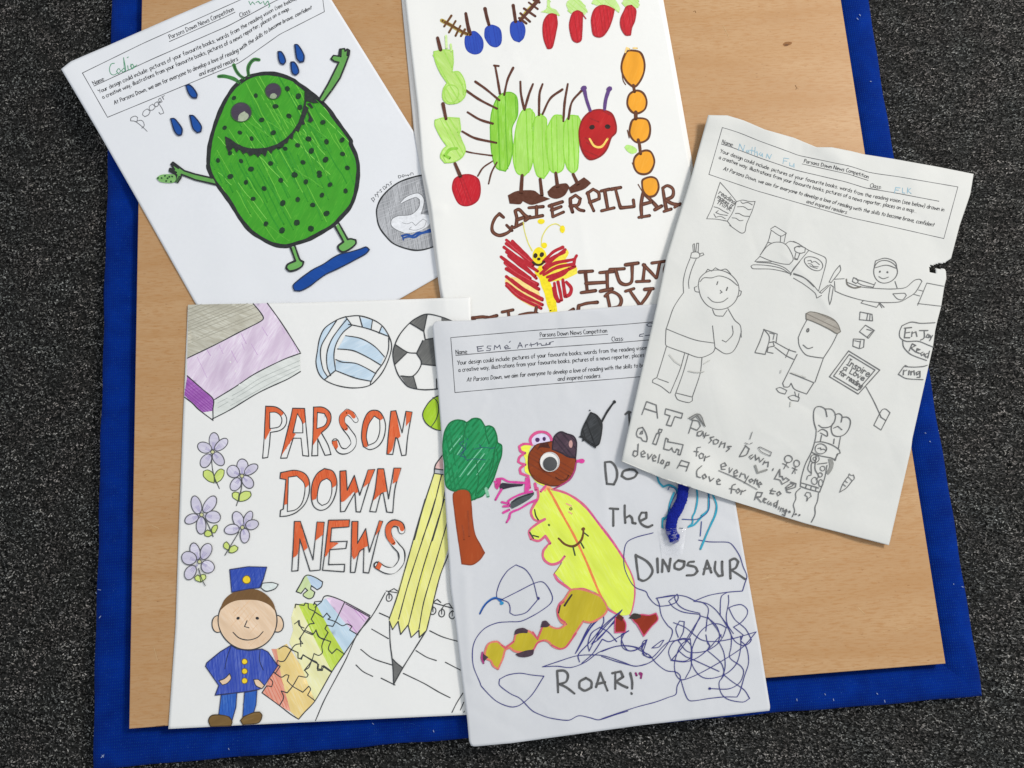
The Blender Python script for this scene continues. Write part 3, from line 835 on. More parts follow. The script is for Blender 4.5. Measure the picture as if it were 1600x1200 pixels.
with Motif(S3, 'pear_drawings') as m:
    GA, GB = 'b9e072', 'a4d65a'
    for s in ('b1:310,430 390,415 465,420 470,520 460,600 520,600 565,680 570,790 520,850 430,865 385,820 390,740 420,690 360,600 320,500', 'b1:320,1000 400,980 520,985 530,1080 515,1130 b3:500,0 540,100 570,180 545,240 480,280 400,290 365,240 385,180 420,150 370,80 320,-20'):
        m.fill(GA + '~-50,.55,d8eeaa', s, step=6); m.line(GB, 1.8, s, closed=True); m.hatch(GB, 1.8, s, 62, 8, .6, keep=.6); m.cut('pear_drawing')
    m.cut('pear_drawing'); m.line(GB, 1.8, 'b1:480,600 545,700 555,790'); m.cut(); _crop[0] = 'b1'; m.line(GB, 1.8, m.oval(455, 780, 60, 75), closed=True)
    m.cut(); m.line('8cc840', 5, 'b3:500,170 440,180 400,230 440,250')
    m.cut('pear_leaf'); m.line('cfe8a0', 4, 'b1:410,300 415,400'); m.cut('pear_leaf'); m.line('c4e48c', 3, 'b1:450,370 455,430')
    m.cut('pear_leaf')
    for s in ('b1:340,315 365,415', 'b1:385,865 410,990', 'b3:485,295 530,400'): m.line(BR, 5.4, s); m.cut('stalk_drawing')
S3.count = 0
with Motif(S3, 'apple_drawing') as m:
    s = 'b3:480,430 540,395 620,392 680,430 695,510 680,590 630,635 570,648 520,630 485,570 465,500'
    m.fill('c41c2a~75,.3,e86a70', s, step=5); m.line('a8182a', 2.2, s, closed=True); m.hatch('b01826', 1.8, s, 70, 5, .5, keep=.6)
with Motif(S3, 'orange_bead_chain') as m:
    for c in ('b2:850,430 910,422 965,440 995,510 995,590 970,660 930,715 900,720 850,680 810,600 810,520', 'b2:870,790 930,755 985,775 1015,840 1000,910 940,945 890,930 855,870', 'b2:900,1000 950,985 1020,1000 1045,1070 1030,1150 980,1185 920,1180 875,1120 880,1050',
              'b4:920,240 990,190 1050,200 1080,280 1050,360 1000,385 940,370 908,310', 'b4:985,430 1050,408 1100,430 1115,500 1085,560 1030,570 990,530 978,470'):
        m.fill('f0a42c~70,.3,f8c45a', c, step=5); m.line('62381f', 3.2, c, closed=True); m.cut('orange_bead')
    for s in ('b2:905,710 915,765', 'b2:925,935 925,990', 'b2:945,1165 955,1200 b4:965,215'): m.line('62381f', 5.2, s)
    m.line('62381f', 1.6, 'b2:810,600 820,670 840,705'); m.line('62381f', 1.6, 'b2:855,1085 870,1150'); m.line('62381f', 1.5, 'b4:895,290 920,350'); m.line('62381f', 1.6, 'b4:945,470 980,530')
    m.line('f6cf80', 3, 'b2:838,435 850,400 870,410'); m.line('f6cf80', 3, 'b2:905,400 935,402')
    m.fill('b6e27e', 'b4:830,160 850,140 900,150 935,180 930,205 890,215 850,190', step=5)
S3.count = 0
# a caterpillar of plain rounded green segments with a round smiling red head
with Motif(S3, 'caterpillar_drawing') as m:
    G1, G2, G3 = 'a9de62', '8fd040', '6cb32a'
    segs = ['b1:790,940 830,830 880,780 950,770 1000,810 1005,960 b3:960,0 965,180 940,300 905,360 830,330 790,200 780,0',
            'b1:1010,1000 1050,920 1110,905 1150,960 b3:1130,0 1140,200 1115,340 1060,400 1000,370 970,250 985,60',
            'b1:1150,990 1200,950 1245,990 b3:1250,0 1285,200 1275,340 1225,420 1170,395 1135,250 1140,60',
            'b1:1255,1060 1310,965 1370,960 1395,1010 b3:1390,0 1400,200 1385,340 1330,375 1280,350 1250,200 1240,40',
            'b1:1400,1030 1440,965 1510,965 1530,1010 b3:1515,60 1515,200 1505,340 1465,380 1420,330 1390,200 1390,60']
    for i, s in enumerate(segs):
        m.fill(((G2 if i == 0 else G1) + '~88,.5,c8ec92'), s, step=6)
        m.hatch(G3 if i == 0 else G2, 1.8, s, 88, 6 if i == 0 else 9, .4, keep=.6)
        m.line(G3 if i == 0 else G2, 1.8, s, closed=True)
    for s in ('b1:810,545 850,550', 'b1:820,550 840,660 860,780', 'b1:970,565 925,660 895,790', 'b1:1030,680 1035,780 1060,905', 'b1:1135,700 1100,790 1065,915', 'b1:1215,700 1190,780 1185,960', 'b1:1380,745 1280,820 1215,950', 'b1:1425,700 1400,850 1388,1010', 'b1:1540,755 1460,850 1430,990', 'b1:655,680 740,740 855,835', 'b1:565,745 690,830 835,905', 'b1:590,935 690,995 800,1030', 'b1:545,1095 650,1150 830,1190'):
        m.line(BR, 3.6, s)
    for s in ('b3:505,175 620,205 795,230', 'b3:800,275 720,330 675,400', 'b3:835,285 790,370 765,465'): m.line(BR, 2.4, s)
    for s in ('b3:925,560 1000,525 1140,520 1200,560 1280,590 1200,620 1120,640 1050,610 1030,635 940,630', 'b3:1255,530 1310,480 1410,460 1440,490 1400,560 1330,590 1270,570', 'b3:1430,500 1500,450 1560,410 1600,440 1620,460 1560,510 1450,545'):
        m.fill('5a3120', s, step=6)
    for s in ('b3:1045,395 1035,540', 'b3:1195,425 1210,560', 'b3:1325,375 1340,490', 'b3:1470,385 1510,470'): m.line('5a3120', 5.6, s)
with Motif(S3, 'caterpillar_head') as m:
    s = 'b2:560,925 640,915 720,945 755,1020 760,1100 b4:720,80 680,180 620,240 540,262 490,210 460,120 b2:455,1080 490,985'
    m.fill('b81f22~60,.3,d44a40', s, step=5); m.line('8e1a1c', 2.6, s, closed=True); m.hatch('9a1a1e', 2.0, s, 25, 6, .6, keep=.55)
    m.dot('2c1a16', 'b2:560,1060 690,1055', 4.2)
    m.line('f2cf66', 3.2, 'b4:540,90 580,150 640,155 690,90')
    m.line('5e3f7c', 5.2, 'b2:545,920 515,830 495,740'); m.line('5e3f7c', 5.2, 'b2:665,910 675,830 700,750')
    m.dot('5e3f7c', 'b2:492,735 704,742', 4.6)
S3.count = 0
BROWN = ['b3:890,745 855,715 820,750 795,810 800,865 850,895 910,880 950,850 960,820',
 'b3:915,810 960,855',
 'b3:975,830 1050,795',
 'b3:995,820 1000,750 985,690 1020,680 1070,730 1110,750',
 'b3:1000,765 1060,745',
 'b3:1070,770 1110,740',
 'b3:1100,665 1220,655',
 'b3:1165,655 1165,735',
 'b3:1110,750 1215,730',
 'b3:1270,650 1380,615',
 'b3:1290,640 1300,740',
 'b3:1290,685 1370,655',
 'b3:1300,740 1390,700',
 'b3:1445,590 1490,560 1530,590 1510,640 1445,650',
 'b3:1445,590 1450,650 1465,700',
 'b3:1480,645 1520,680 1560,690',
 'b4:520,545 570,510 615,540 620,590 540,620',
 'b4:525,540 545,620 575,690',
 'b4:635,525 705,510',
 'b4:665,520 690,665',
 'b4:640,690 745,665',
 'b4:720,510 800,495',
 'b4:755,505 790,640 800,665 905,655',
 'b4:905,600 912,655',
 'b4:985,540 970,640 975,745',
 'b4:985,540 1050,600 1110,665',
 'b4:985,635 1060,615',
 'b4:950,745 1040,730',
 'b4:1085,680 1140,650',
 'b4:1150,500 1190,480 1235,510 1230,570 1165,600',
 'b4:1150,500 1165,600 1180,680',
 'b4:1175,600 1230,630 1290,640',
 'b4:1160,695 1220,675',
 'b4:1250,660 1295,630',
 'b6:455,240 565,232',
 'b6:505,240 520,400',
 'b6:470,412 590,395',
 'b6:510,335 680,325',
 'b6:625,245 740,235',
 'b6:685,240 690,390',
 'b6:630,400 730,380',
 'b6:710,220 830,212',
 'b6:755,215 790,320 840,345 890,320 895,180',
 'b6:840,180 945,165',
 'b6:985,315 1000,180',
 'b6:930,320 1040,315',
 'b6:990,180 1050,240 1095,290',
 'b6:1100,285 1125,160',
 'b6:1060,165 1170,150',
 'b6:1195,155 1165,210 1172,270 1200,300',
 'b6:685,425 700,490 710,545',
 'b6:670,440 720,405 780,430 805,480 780,530 705,545',
 'b6:840,400 910,378',
 'b6:875,395 920,460 960,515',
 'b6:965,515 1020,440 1050,380',
 'b6:1000,385 1070,378',
 'b6:370,575 405,550',
 'b6:445,560 450,520 520,500 605,492',
 'b5:415,890 500,880 560,885 620,870',
 'b5:430,900 440,960',
 'b5:665,840 755,822',
 'b5:715,835 725,900',
 'b5:810,865 900,850 955,855',
 'b5:950,800 940,860',
 'b5:540,885 550,930']
_n = 0
for k in (2, 4, 3, 4, 3, 2, 3, 3, 5, 5, 7, 3, 5, 1, 2, 4, 1, 1, 2, 2, 2, 1):
    with Motif(S3, 'letter') as m:
        for s in BROWN[_n:_n + k]: m.line(BR, 5.4, s); m.line('7a4a34', 1.4, s)
    _n += k
S3.count = 0
with Motif(S3, 'butterfly_drawing') as m:
    Y, Rd = 'f2dc20', 'b41e2c'
    m.fill('f6d888', 'b5:690,600 760,700 900,790 990,810 960,650 800,560 700,540', step=6)
    m.fill('f4e048', 'b5:1000,470 1100,400 1200,310 1220,350 1180,420 1290,470 1290,520 1180,570 1060,590', step=6)
    m.line(Y, 9, 'b5:985,470 1000,560 1040,680 1070,780 1085,850'); m.line(Y, 9, 'b5:960,500 1020,600 1050,720 1080,820'); m.line(Y, 8, 'b5:1020,540 1060,640 1095,760 1100,840')
    _crop[0] = 'b5'; m.fill(Y, m.oval(975, 380, 60, 80), step=5); m.fill(Y, m.oval(1015, 285, 25, 25), step=5)
    for s in ('b5:700,240 800,330 910,420', 'b5:750,250 850,350 930,440', 'b5:680,300 800,390 960,500', 'b5:700,340 820,430 950,560', 'b5:655,380 760,460 900,560', 'b5:690,430 800,520 960,610', 'b5:700,480 820,560 970,650', 'b5:720,370 840,470 940,540', 'b5:700,270 820,360 920,450',
              'b5:700,545 820,640 1000,730', 'b5:700,600 820,690 1000,780', 'b5:700,620 800,710 990,810', 'b5:740,570 860,660 1000,740', 'b5:1170,300 1090,340 1010,420', 'b5:1190,320 1100,390 1010,470', 'b5:1180,340 1080,390 1020,420',
              'b5:985,520 1090,440 1220,410 1270,400', 'b5:1010,530 1120,470 1260,440', 'b5:1040,550 1160,510 1270,460', 'b5:1060,575 1180,520 1220,480', 'b5:1285,370 1270,400 1260,460', 'b5:1100,600 1110,680 1130,750', 'b5:1130,590 1150,680 1160,740', 'b5:1170,570 1180,640 1190,710', 'b5:1200,590 1240,640 1230,690 1200,710', 'b5:1090,640 1110,720 1140,750'):
        m.line(Rd, 5.2, s)
    for s in ('b5:700,250 800,340 900,420', 'b5:690,440 780,510 940,600', 'b5:705,610 800,700 980,790'): m.line('cf4a52', 1.2, s)
    m.line('e3da60', 1.6, 'b5:915,330 880,260 850,160 840,90'); m.line('e3da60', 1.6, 'b5:990,290 1000,210 1050,130 1110,105 1160,130')
    m.fill(Y, m.oval(990, 85, 30, 22), step=5); m.fill(Y, m.oval(1167, 150, 22, 32), step=5)
    m.dot('33221a', 'b5:942,370 995,362', 3.8); m.dot('33221a', 'b5:970,398', 2.6); m.line('33221a', 3.2, 'b5:920,425 950,445 985,445 1015,420'); m.fill('2a1c16', 'b5:1060,850 1075,843 1095,850', step=3)

# ================================================================== sheet 4: PARSON DOWN NEWS
S4 = Sheet('drawing_sheet', 's4', 8, 'p:293.7,476.2 c2:0,85 1600,32 p:735,464', 'p:735,464 750,1116', 'p:263,1139 380,1133 727,1117 750,1116',
           'p:293.7,476.2 c4:105,0 c5:130,150 95,1200 p:263,1139', wr=.0002, base=.0006, crumple=8,
           label='white sheet with PARSON DOWN NEWS in orange and white hollow letters')
LN = '3a3c3e'
with Motif(S4, 'book_drawing') as m:
    m.fill('b9b4a2~-22,.7,dcdacc', 'c1:160,108 500,100 838,96 900,170 945,235 935,270 880,300 700,390 450,520 150,665', sm=False)
    m.hatch('a39f90', 1.0, 'c1:160,108 838,96 945,235 935,270 700,390 150,665', -22, 4.5, .5, sm=False, keep=.6)
    m.fill('dcc6dd~62,.8,efe6ef', 'c1:150,668 450,520 700,390 880,300 945,260 940,225 838,96 985,92 1100,250 1200,400 1325,605 1150,680 850,830 640,970 430,1095 300,980 150,845', sm=False)
    m.hatch('c9a9cf', 1.0, 'c1:150,668 700,390 945,260 985,92 1325,605 850,830 430,1095 150,845', 64, 6.5, .6, sm=False, keep=.5)
    m.fill('a05db0~35,.5,c896d2', 'c1:150,848 300,970 420,1090 425,1210 300,1230 120,1050', sm=False)
    m.hatch('8c469e', 1.1, 'c1:150,848 420,1090 425,1210 300,1225 120,1050', 40, 4, .5, sm=False, keep=.7)
    m.fill('d9dcd6~-22,.8,e9ebe6', 'c1:430,1098 640,970 850,830 1150,680 1325,612 1330,805 1200,880 900,1020 590,1200 425,1300 p:331,650', sm=False)
    for s in ('c1:470,1130 700,1010 900,880 1320,690', 'c1:470,1180 750,1020 950,900 1320,740', 'c1:600,1160 850,1020 1050,910 1310,780'): m.line('b4b8b4', 1.0, s)
    for s in ('c1:150,665 450,520 700,390 880,300 940,260 940,230 900,170 838,96', 'c1:985,92 1100,250 1200,400 1325,600', 'c1:430,1098 640,970 850,830 1150,680 1332,612', 'c1:150,848 300,980 420,1090 418,1200 p:333,655', 'c1:120,1070 200,1130 270,1200 p:333,657', 'p:331,655 c1:600,1200 900,1020 1200,880 1330,803'):
        m.line(LN, 1.7, s)
with Motif(S4, 'volleyball_drawing') as m:
    LB = 'c3d8e8'
    m.fill(LB + '~60,.6,e4ebf0', 'c2:310,265 230,390 150,530 140,640 170,780 210,860 180,890 120,810 95,720 105,600 130,460 180,350', sm=True)
    m.fill(LB + '~60,.6,e4ebf0', 'c2:405,235 465,320 370,400 300,520 280,640 295,790 240,845 205,740 205,620 250,480 330,360')
    m.fill(LB + '~25,.6,e4ebf0', 'c2:550,235 680,270 660,365 575,340', sm=False); m.fill(LB + '~25,.6,e4ebf0', 'c2:780,340 845,435 750,400', sm=False)
    m.fill(LB + '~25,.6,e4ebf0', 'c2:400,430 560,460 700,540 800,645 765,735 640,660 500,590 320,565', sm=False); m.fill(LB + '~25,.6,e4ebf0', 'c2:300,680 500,710 600,760 715,825 670,905 500,870 295,790', sm=False)
    for s in ('c2:400,232 540,222 680,262 780,325 850,430 880,540 850,670 790,800 720,890 655,945 560,970 440,972 300,945 180,890 120,820 92,710 105,600 130,460 185,350 310,265 400,232',
              'c2:310,265 230,390 150,530 138,640 165,780 212,858', 'c2:415,255 330,360 250,480 205,620 210,760 245,845', 'c2:400,232 465,320 370,400 300,520 278,640 295,792', 'c2:180,888 295,792', 'c2:430,312 480,320 650,362 850,438',
              'c2:545,228 575,335', 'c2:680,268 665,365', 'c2:775,335 748,405', 'c2:400,430 560,460 700,540 805,650', 'c2:315,568 420,575 500,592 640,660 770,738', 'c2:298,678 360,705 500,718 600,760 715,825', 'c2:295,792 500,870 670,905', 'c2:850,450 845,580 800,700 720,810 665,905 658,940'):
        m.line(LN, 1.7, s)
with Motif(S4, 'football_drawing') as m:
    D = '6a6a68~50,.5,8c8c88'
    for s in ('c2:1250,205 1215,385 1070,295 1150,240', 'c2:1400,235 1510,275 1400,290', 'c2:1230,470 1310,458 1420,520 1440,700 1335,745 1200,725 1140,610 1200,490', 'c2:915,520 1045,600 910,730 895,640', 'c2:975,850 1105,850 1140,980 1040,950'):
        m.fill(D, s, sm=False)
    for s in ('c2:1560,300 1400,235 1250,205 1150,240 1065,300 970,410 915,520 892,620 910,730 945,830 1000,910 1060,965 1200,992 1350,985 1500,960', 'c2:1250,205 1215,385 1070,298', 'c2:915,522 1045,602 1140,612 1205,480', 'c2:1045,602 912,730', 'c2:1140,612 1190,722 1105,848 975,850', 'c2:1105,848 1142,982', 'c2:1190,725 1335,742', 'c2:1215,385 1230,470 1310,458', 'c2:1345,880 1348,980'):
        m.line(LN, 1.8, s)
with Motif(S4, 'green_ball_drawing') as m:
    m.fill('a6cc2e~70,.4,c6e068', 'c3:1510,0 1430,60 1390,140 1410,210 1470,260 1540,280 1640,260 1650,60 1600,0')
    m.line(LN, 1.6, 'c3:1530,-12 1480,10 1430,60 1390,140 1410,210 1470,260 1540,280 1640,260'); m.line(LN, 1.5, 'c3:1475,5 1510,40 1522,110 1500,190 1462,248')
S4.count = 0
OR = 'e0683c'
def hollow(body, holes, orange, inner=None):
    with Motif(S4, 'letter') as m:
        m.fill(OR + '~75,.35,ee9a74', orange, sm=50, step=5)
        m.hatch('d4562c', 1.2, orange, 78, 4, .5, sm=False, keep=.5)
        for h in holes:
            m.fill(PMAT4, h, sm=50, step=5)
            m.line(LN, 1.5, h, closed=True, sm=50)
        m.line(LN, 1.6, body, closed=True, sm=50)
PMAT4 = S4.o.data.materials[0]
hollow('c3:80,78 165,85 225,125 255,180 245,240 200,280 120,297 112,400 98,505 55,512 68,340', ['c3:115,130 165,130 205,160 215,205 190,250 115,265'], 'c3:82,82 165,88 232,135 210,162 165,130 118,130 112,265 122,275 78,360 70,330')
hollow('c3:305,95 405,97 415,220 440,495 390,490 375,345 310,345 258,510 205,512 250,330 290,170', ['c3:345,140 385,215 390,300 308,300'], 'c3:307,98 402,100 410,212 388,228 345,138 308,300 332,310 225,470 208,505 250,330 288,180')
hollow('c3:480,85 560,88 615,130 625,190 600,250 545,300 600,400 625,480 575,488 515,350 515,490 465,492 475,300', ['c3:512,130 570,140 592,190 570,240 507,265'], 'c3:482,88 560,92 612,132 622,190 598,250 545,303 475,405 478,250')
def stroke_letter(center, w, orange):
    with Motif(S4, 'letter') as m:
        m.line(LN, w + 3.0, center); m.s.count += 2; m.line(PMAT4, w, center); m.s.count += 2
        m.line(OR + '~75,.35,ee9a74', w, orange)
stroke_letter('c3:832,195 800,150 760,125 720,165 720,220 755,270 805,340 810,400 760,450 700,445 660,375', 7.2, 'c3:815,165 790,135 760,125 720,165 720,220 750,265')
with Motif(S4, 'letter') as m: m.fill(OR + '~75,.35,ee9a74', 'c3:635,370 675,362 685,415 670,440 640,405', sm=False, step=4); m.line(LN, 1.3, 'c3:635,370 675,362')
hollow('c3:960,115 1020,118 1060,165 1080,240 1065,340 1020,410 950,440 895,415 880,340 890,230 920,150', ['c3:985,160 1030,190 1030,290 1000,370 935,405 920,330 940,230'], 'c3:960,118 1020,120 1055,165 1060,180 1030,200 985,162 940,230 922,330 930,420 895,412 882,340 892,230 922,152')
hollow('c3:1125,120 1165,115 1218,300 1250,120 1300,128 1265,330 1250,485 1215,490 1180,350 1165,340 1140,480 1090,478 1105,300', [], 'c3:1127,122 1165,118 1205,330 1180,350 1160,335 1135,440 1105,478 1092,470 1108,300')
with Motif(S4, 'letter') as m: m.fill(OR + '~75,.35,ee9a74', 'c3:1252,124 1298,130 1285,200 1250,245', sm=False, step=4)
hollow('c3:205,632 320,612 400,635 440,690 445,790 410,890 340,960 270,990 200,998 205,945 228,935 250,690 200,680', ['c3:270,670 340,660 400,720 405,800 380,890 330,940 262,955'], 'c3:207,635 320,615 398,637 437,690 440,735 405,765 395,715 340,658 272,668 265,890 238,900 228,890 250,690 203,680')
hollow('c3:570,598 640,620 672,690 670,780 640,870 590,930 530,945 480,910 460,830 470,720 510,640', ['c3:590,680 625,710 630,800 600,880 550,905 515,870 515,790 540,710'], 'c3:570,600 640,622 670,690 666,740 632,760 622,705 590,678 540,712 515,790 500,850 462,865 472,720 512,642')
hollow('c3:700,620 750,615 760,780 820,655 865,820 935,610 990,605 940,730 870,960 835,958 825,800 740,955 705,958', [], 'c3:702,622 748,618 755,780 820,658 855,790 830,805 815,790 735,870 712,875 706,800')
with Motif(S4, 'letter') as m: m.fill(OR + '~75,.35,ee9a74', 'c3:935,612 986,607 945,715 895,755', sm=False, step=4)
hollow('c3:1015,600 1065,600 1105,850 1150,595 1208,595 1160,760 1140,965 1090,960 1060,800 1040,810 1000,960 948,955 990,790', [], 'c3:1017,602 1063,602 1090,790 1050,800 975,868 990,780')
with Motif(S4, 'letter') as m: m.fill(OR + '~75,.35,ee9a74', 'c3:1152,598 1205,598 1180,700 1140,725', sm=False, step=4)
hollow('c6:160,185 210,185 315,505 350,190 408,192 375,590 290,598 205,330 190,595 138,600 150,400', [], 'c6:162,188 208,188 270,405 240,430 205,330 185,460 145,490 152,380')
with Motif(S4, 'letter') as m: m.fill(OR + '~75,.35,ee9a74', 'c6:352,193 405,196 398,295 335,345', sm=False, step=4)
hollow('c6:445,175 620,172 615,230 470,240 460,355 600,350 590,410 455,420 445,545 580,542 575,605 395,592 420,400', [], 'c6:447,178 617,175 612,228 470,238 455,355 530,365 465,415 420,480 412,470 430,300')
hollow('c6:640,185 690,185 685,370 755,245 785,440 870,180 895,185 860,290 780,615 735,610 740,410 700,440 665,610 628,610', [], 'c6:642,188 688,188 682,370 753,248 775,390 738,405 660,500 640,470')
with Motif(S4, 'letter') as m: m.fill(OR + '~75,.35,ee9a74', 'c6:868,184 893,186 875,250 835,305', sm=False, step=4)
stroke_letter('c6:1055,262 1040,215 985,200 945,240 950,310 1010,390 1050,440 1050,520 990,590 920,590 850,550', 8.0, 'c6:1058,250 1040,212 985,200 945,240 950,310 985,365')
with Motif(S4, 'letter') as m: m.fill(OR + '~75,.35,ee9a74', 'c6:862,518 890,545 870,590 830,570', sm=False, step=4); m.line(LN, 1.3, 'c6:862,518 835,568')

S4.count = 0
def flower(cx, cy, petals, stem, leaves, crop):
    with Motif(S4, 'flower_drawing') as m:
        for (px_, py_, rx, ry, ang) in petals:
            _crop[0] = crop
            o = m.oval(px_, py_, rx, ry, ang, wob=.02)
            m.fill('cfc9dc~%d,.7,e9e6ee' % (-ang), o, step=5)
            _crop[0] = crop
            d = np.array([cx - px_, cy - py_]); 
            x0, y0, k = CROPS[crop]
            for t in (-.25, 0, .25):
                n_ = np.array([-d[1], d[0]]) * t * .5
                A = np.array([px_, py_]) + n_ + d * .1; B = np.array([px_, py_]) + n_ * .4 + d * .75
                m.line('a79fc4', .8, np.array([[x0 + A[0] / k, y0 + A[1] / k], [x0 + B[0] / k, y0 + B[1] / k]]))
            m.line('58585c', 1.5, o, closed=True)
        for s in leaves:
            m.fill('d2e27a~40,.5,e6efb0', s, step=4); m.line('55603a', 1.4, s, closed=True)
        m.line('4c4e50', 1.4, stem)
        _crop[0] = crop
        o = m.oval(cx, cy, 20, 20); m.fill('cfcf9a', o, step=3); m.line('55565a', 1.3, o, closed=True)
flower(415, 308, [(430, 195, 52, 90, 0), (505, 232, 45, 85, 48), (330, 262, 75, 55, 20), (345, 400, 52, 78, 32), (475, 380, 52, 80, -35)], 'c4:408,330 408,440 430,560 485,690', ['c4:430,632 370,610 320,560 320,510 360,495 410,520 430,570', 'c4:450,632 430,570 460,510 500,485 535,500 530,550 500,600'], 'c4')
flower(720, 558, [(725, 460, 58, 80, 0), (815, 490, 45, 80, 55), (630, 512, 68, 62, 40), (655, 645, 52, 72, 30), (780, 620, 52, 75, -40)], 'c4:722,580 712,700 690,780 662,868', ['c4:680,820 625,780 620,740 650,725 690,735', 'c4:690,822 700,750 750,718 805,722 815,760 780,800 730,820'], 'c4')
flower(300, 962, [(245, 860, 52, 95, -15), (385, 855, 55, 100, 35), (420, 985, 78, 62, 5), (295, 1075, 50, 90, 0), (195, 1005, 75, 48, -25)], 'c4:320,985 370,1070 420,1190', ['c4:400,1140 360,1120 332,1150 335,1180 370,1190 410,1170', 'c4:410,1150 405,1110 430,1075 460,1068 465,1100 440,1150'], 'c4')
flower(725, 1095, [(680, 1010, 55, 85, -20), (785, 995, 40, 75, 25), (825, 1065, 68, 50, -15), (615, 1115, 78, 52, -10), (750, 1180, 48, 75, 0)], 'c5:755,210 670,350 610,450', ['c5:650,400 600,370 600,330 625,310 655,345', 'c5:650,420 665,370 710,345 745,370 735,400 690,425'], 'c4')
flower(345, 518, [(300, 410, 50, 90, -18), (412, 410, 55, 88, 25), (430, 570, 70, 65, 30), (250, 630, 55, 80, 30), (235, 480, 78, 68, 15)], 'c5:335,590 370,700 405,768', ['c5:355,730 305,710 295,680 325,655 355,680', 'c5:365,728 350,680 370,652 405,655 410,690'], 'c5')

S4.count = 0
with Motif(S4, 'jigsaw_drawing') as m:
    m.fill('e0c2df~-45,.7,efdfee', 'p:509,935 520,933 538,940 578,962 556,992 538,972', sm=False)
    m.hatch('c68fc8', 1.2, 'p:530,945 545,944 576,962 556,990 545,975', 50, 5, .5, sm=False, keep=.6)
    m.fill('c4dcec~-55,.7,e2ecf2', 'p:494,944 509,935 538,972 556,992 538,1021 516,985', sm=False)
    m.fill('c3dc4c~-60,.6,dcea90', 'p:466,944 480,942 494,944 516,985 538,1021 519,1050 495,1005', sm=False)
    m.hatch('a9cc34', 1.4, 'p:468,948 480,944 505,980 530,1030 519,1048 495,1005', 62, 7, .5, sm=False, keep=.5)
    m.fill('f0ecb0~-60,.6,f0f0d4', 'p:461,943 466,944 495,1005 519,1050 492,1095 470,1040 452,1004 458,985 455,965', sm=False)
    m.fill('f2d488~-62,.6,f4e6bc', 'p:432,1014 448,1006 470,1040 492,1095 466,1123 454,1112 440,1060', sm=False)
    m.fill('ea9c84~-62,.6,f2c4b4', 'p:424,1014 432,1014 440,1060 454,1112 437,1103 410,1083 420,1062 434,1042', sm=False)
    m.hatch('de7c62', 1.0, 'p:428,1035 440,1060 452,1108 437,1103 412,1082', 65, 4.5, .5, sm=False, keep=.6)
    J = 1.6
    for s in ('c6:165,905 170,875 240,885 250,865 275,870 280,910 330,935', 'c6:330,900 350,885 385,855 410,810 460,808 580,855 790,970', 'c6:320,880 330,855 380,850', 'c6:330,940 345,880 330,870', 'c6:580,855 500,1025', 'c8:375,125 575,235', 'c6:330,940 300,1000 325,1035 280,1045 230,1120 210,1160 c8:0,480',
              'c6:330,940 400,985 430,950 460,985 440,1000 500,1020 560,1055 600,1040 640,1060 620,1090 690,1130', 'c6:160,1040 200,1010 210,1060 240,1100 310,1130 340,1095 370,1150 410,1165', 'c6:500,1025 480,1060 430,1050 415,1080 440,1110 410,1165 c8:190,430 175,480 180,530 150,555 110,540 90,600 30,680',
              'c8:575,235 470,385 360,545 260,690 118,935 30,1030 c7:1155,820 1090,780 1000,710 850,600', 'c8:190,420 250,440 230,500 260,540 300,500 365,545', 'c8:0,580 20,550 95,600 150,630 140,680 180,680 190,640 260,690',
              'c7:1210,80 1280,110 1300,75 1320,130 1370,160', 'c7:1210,80 1160,150 1190,190 1130,200 1095,240 1040,330 1010,340 980,330 975,360 1000,380 960,440', 'c7:990,235 1040,210 1095,240 1150,265 1150,310 1180,320 1190,285 1265,325 1310,350 1310,400 1345,405 1350,375 1430,430',
              'c7:1265,325 1240,390 1205,410 1235,450 1220,470 1155,460 1105,545 1060,600 1010,585 1030,640 1000,700', 'c7:950,430 1010,470 1050,450 1075,455 1060,500 1105,545 1190,595 1240,545 1255,570 1230,620 1290,665', 'c7:920,485 940,510 930,550 890,545 850,600', 'c7:1150,0 1160,40 1200,60'):
        m.line(LN, J, s)
with Motif(S4, 'loose_jigsaw_piece') as m:
    s = 'c6:175,770 215,700 245,645 275,632 340,655 395,690 385,730 350,755 330,740 300,720 295,750 330,775 315,815 280,830 235,805 235,790 270,760 250,740 215,785'
    m.fill('cfe0a0~60,.6,e4ecd4', s, sm=False, step=5); m.fill('bfd4ea~-40,.6,dde8f0', 'c6:262,640 300,640 392,690 385,728 350,752 300,715', sm=False, step=5); m.line(LN, 1.7, s, closed=True)
with Motif(S4, 'notepad_drawing') as m:
    for s in ('c6:918,778 840,920 780,1010 c8:470,380 370,600 200,920 122,1100', 'c8:655,202 745,242', 'c8:590,335 660,375 730,415', 'c8:500,505 600,580 760,635', 'c8:460,635 520,690 600,730', 'c8:670,745 785,802', 'c8:1075,350 1180,400 1315,440', 'c8:960,515 1050,570 1130,598', 'c8:1205,612 1335,680', 'c8:855,705 1030,790 1150,860 1245,908', 'c8:1350,870 1300,950 1260,1030', 'c8:1358,945 1330,1010', 'c8:1362,1020 1358,1030'):
        m.line(LN, 1.5, s)
    for s in ('c6:925,765 1020,780', 'c6:1325,865 1500,915', 'c6:950,800 945,770 990,745 1020,765', 'c6:1310,900 1320,860 1350,835 1380,860', 'c6:1385,930 1410,880 1450,870 1470,900', 'c6:1495,895 1495,925'): m.line(LN, 1.5, s)
    _crop[0] = 'c6'
    for cx, cy in ((950, 820), (1315, 930), (1388, 950), (1475, 965)):
        _crop[0] = 'c6'; m.line(LN, 1.5, m.oval(cx, cy, 24, 32, 10), closed=True); m.line(LN, 1.3, 'c6:%d,%d %d,%d' % (cx, cy - 40, cx, cy + 8))
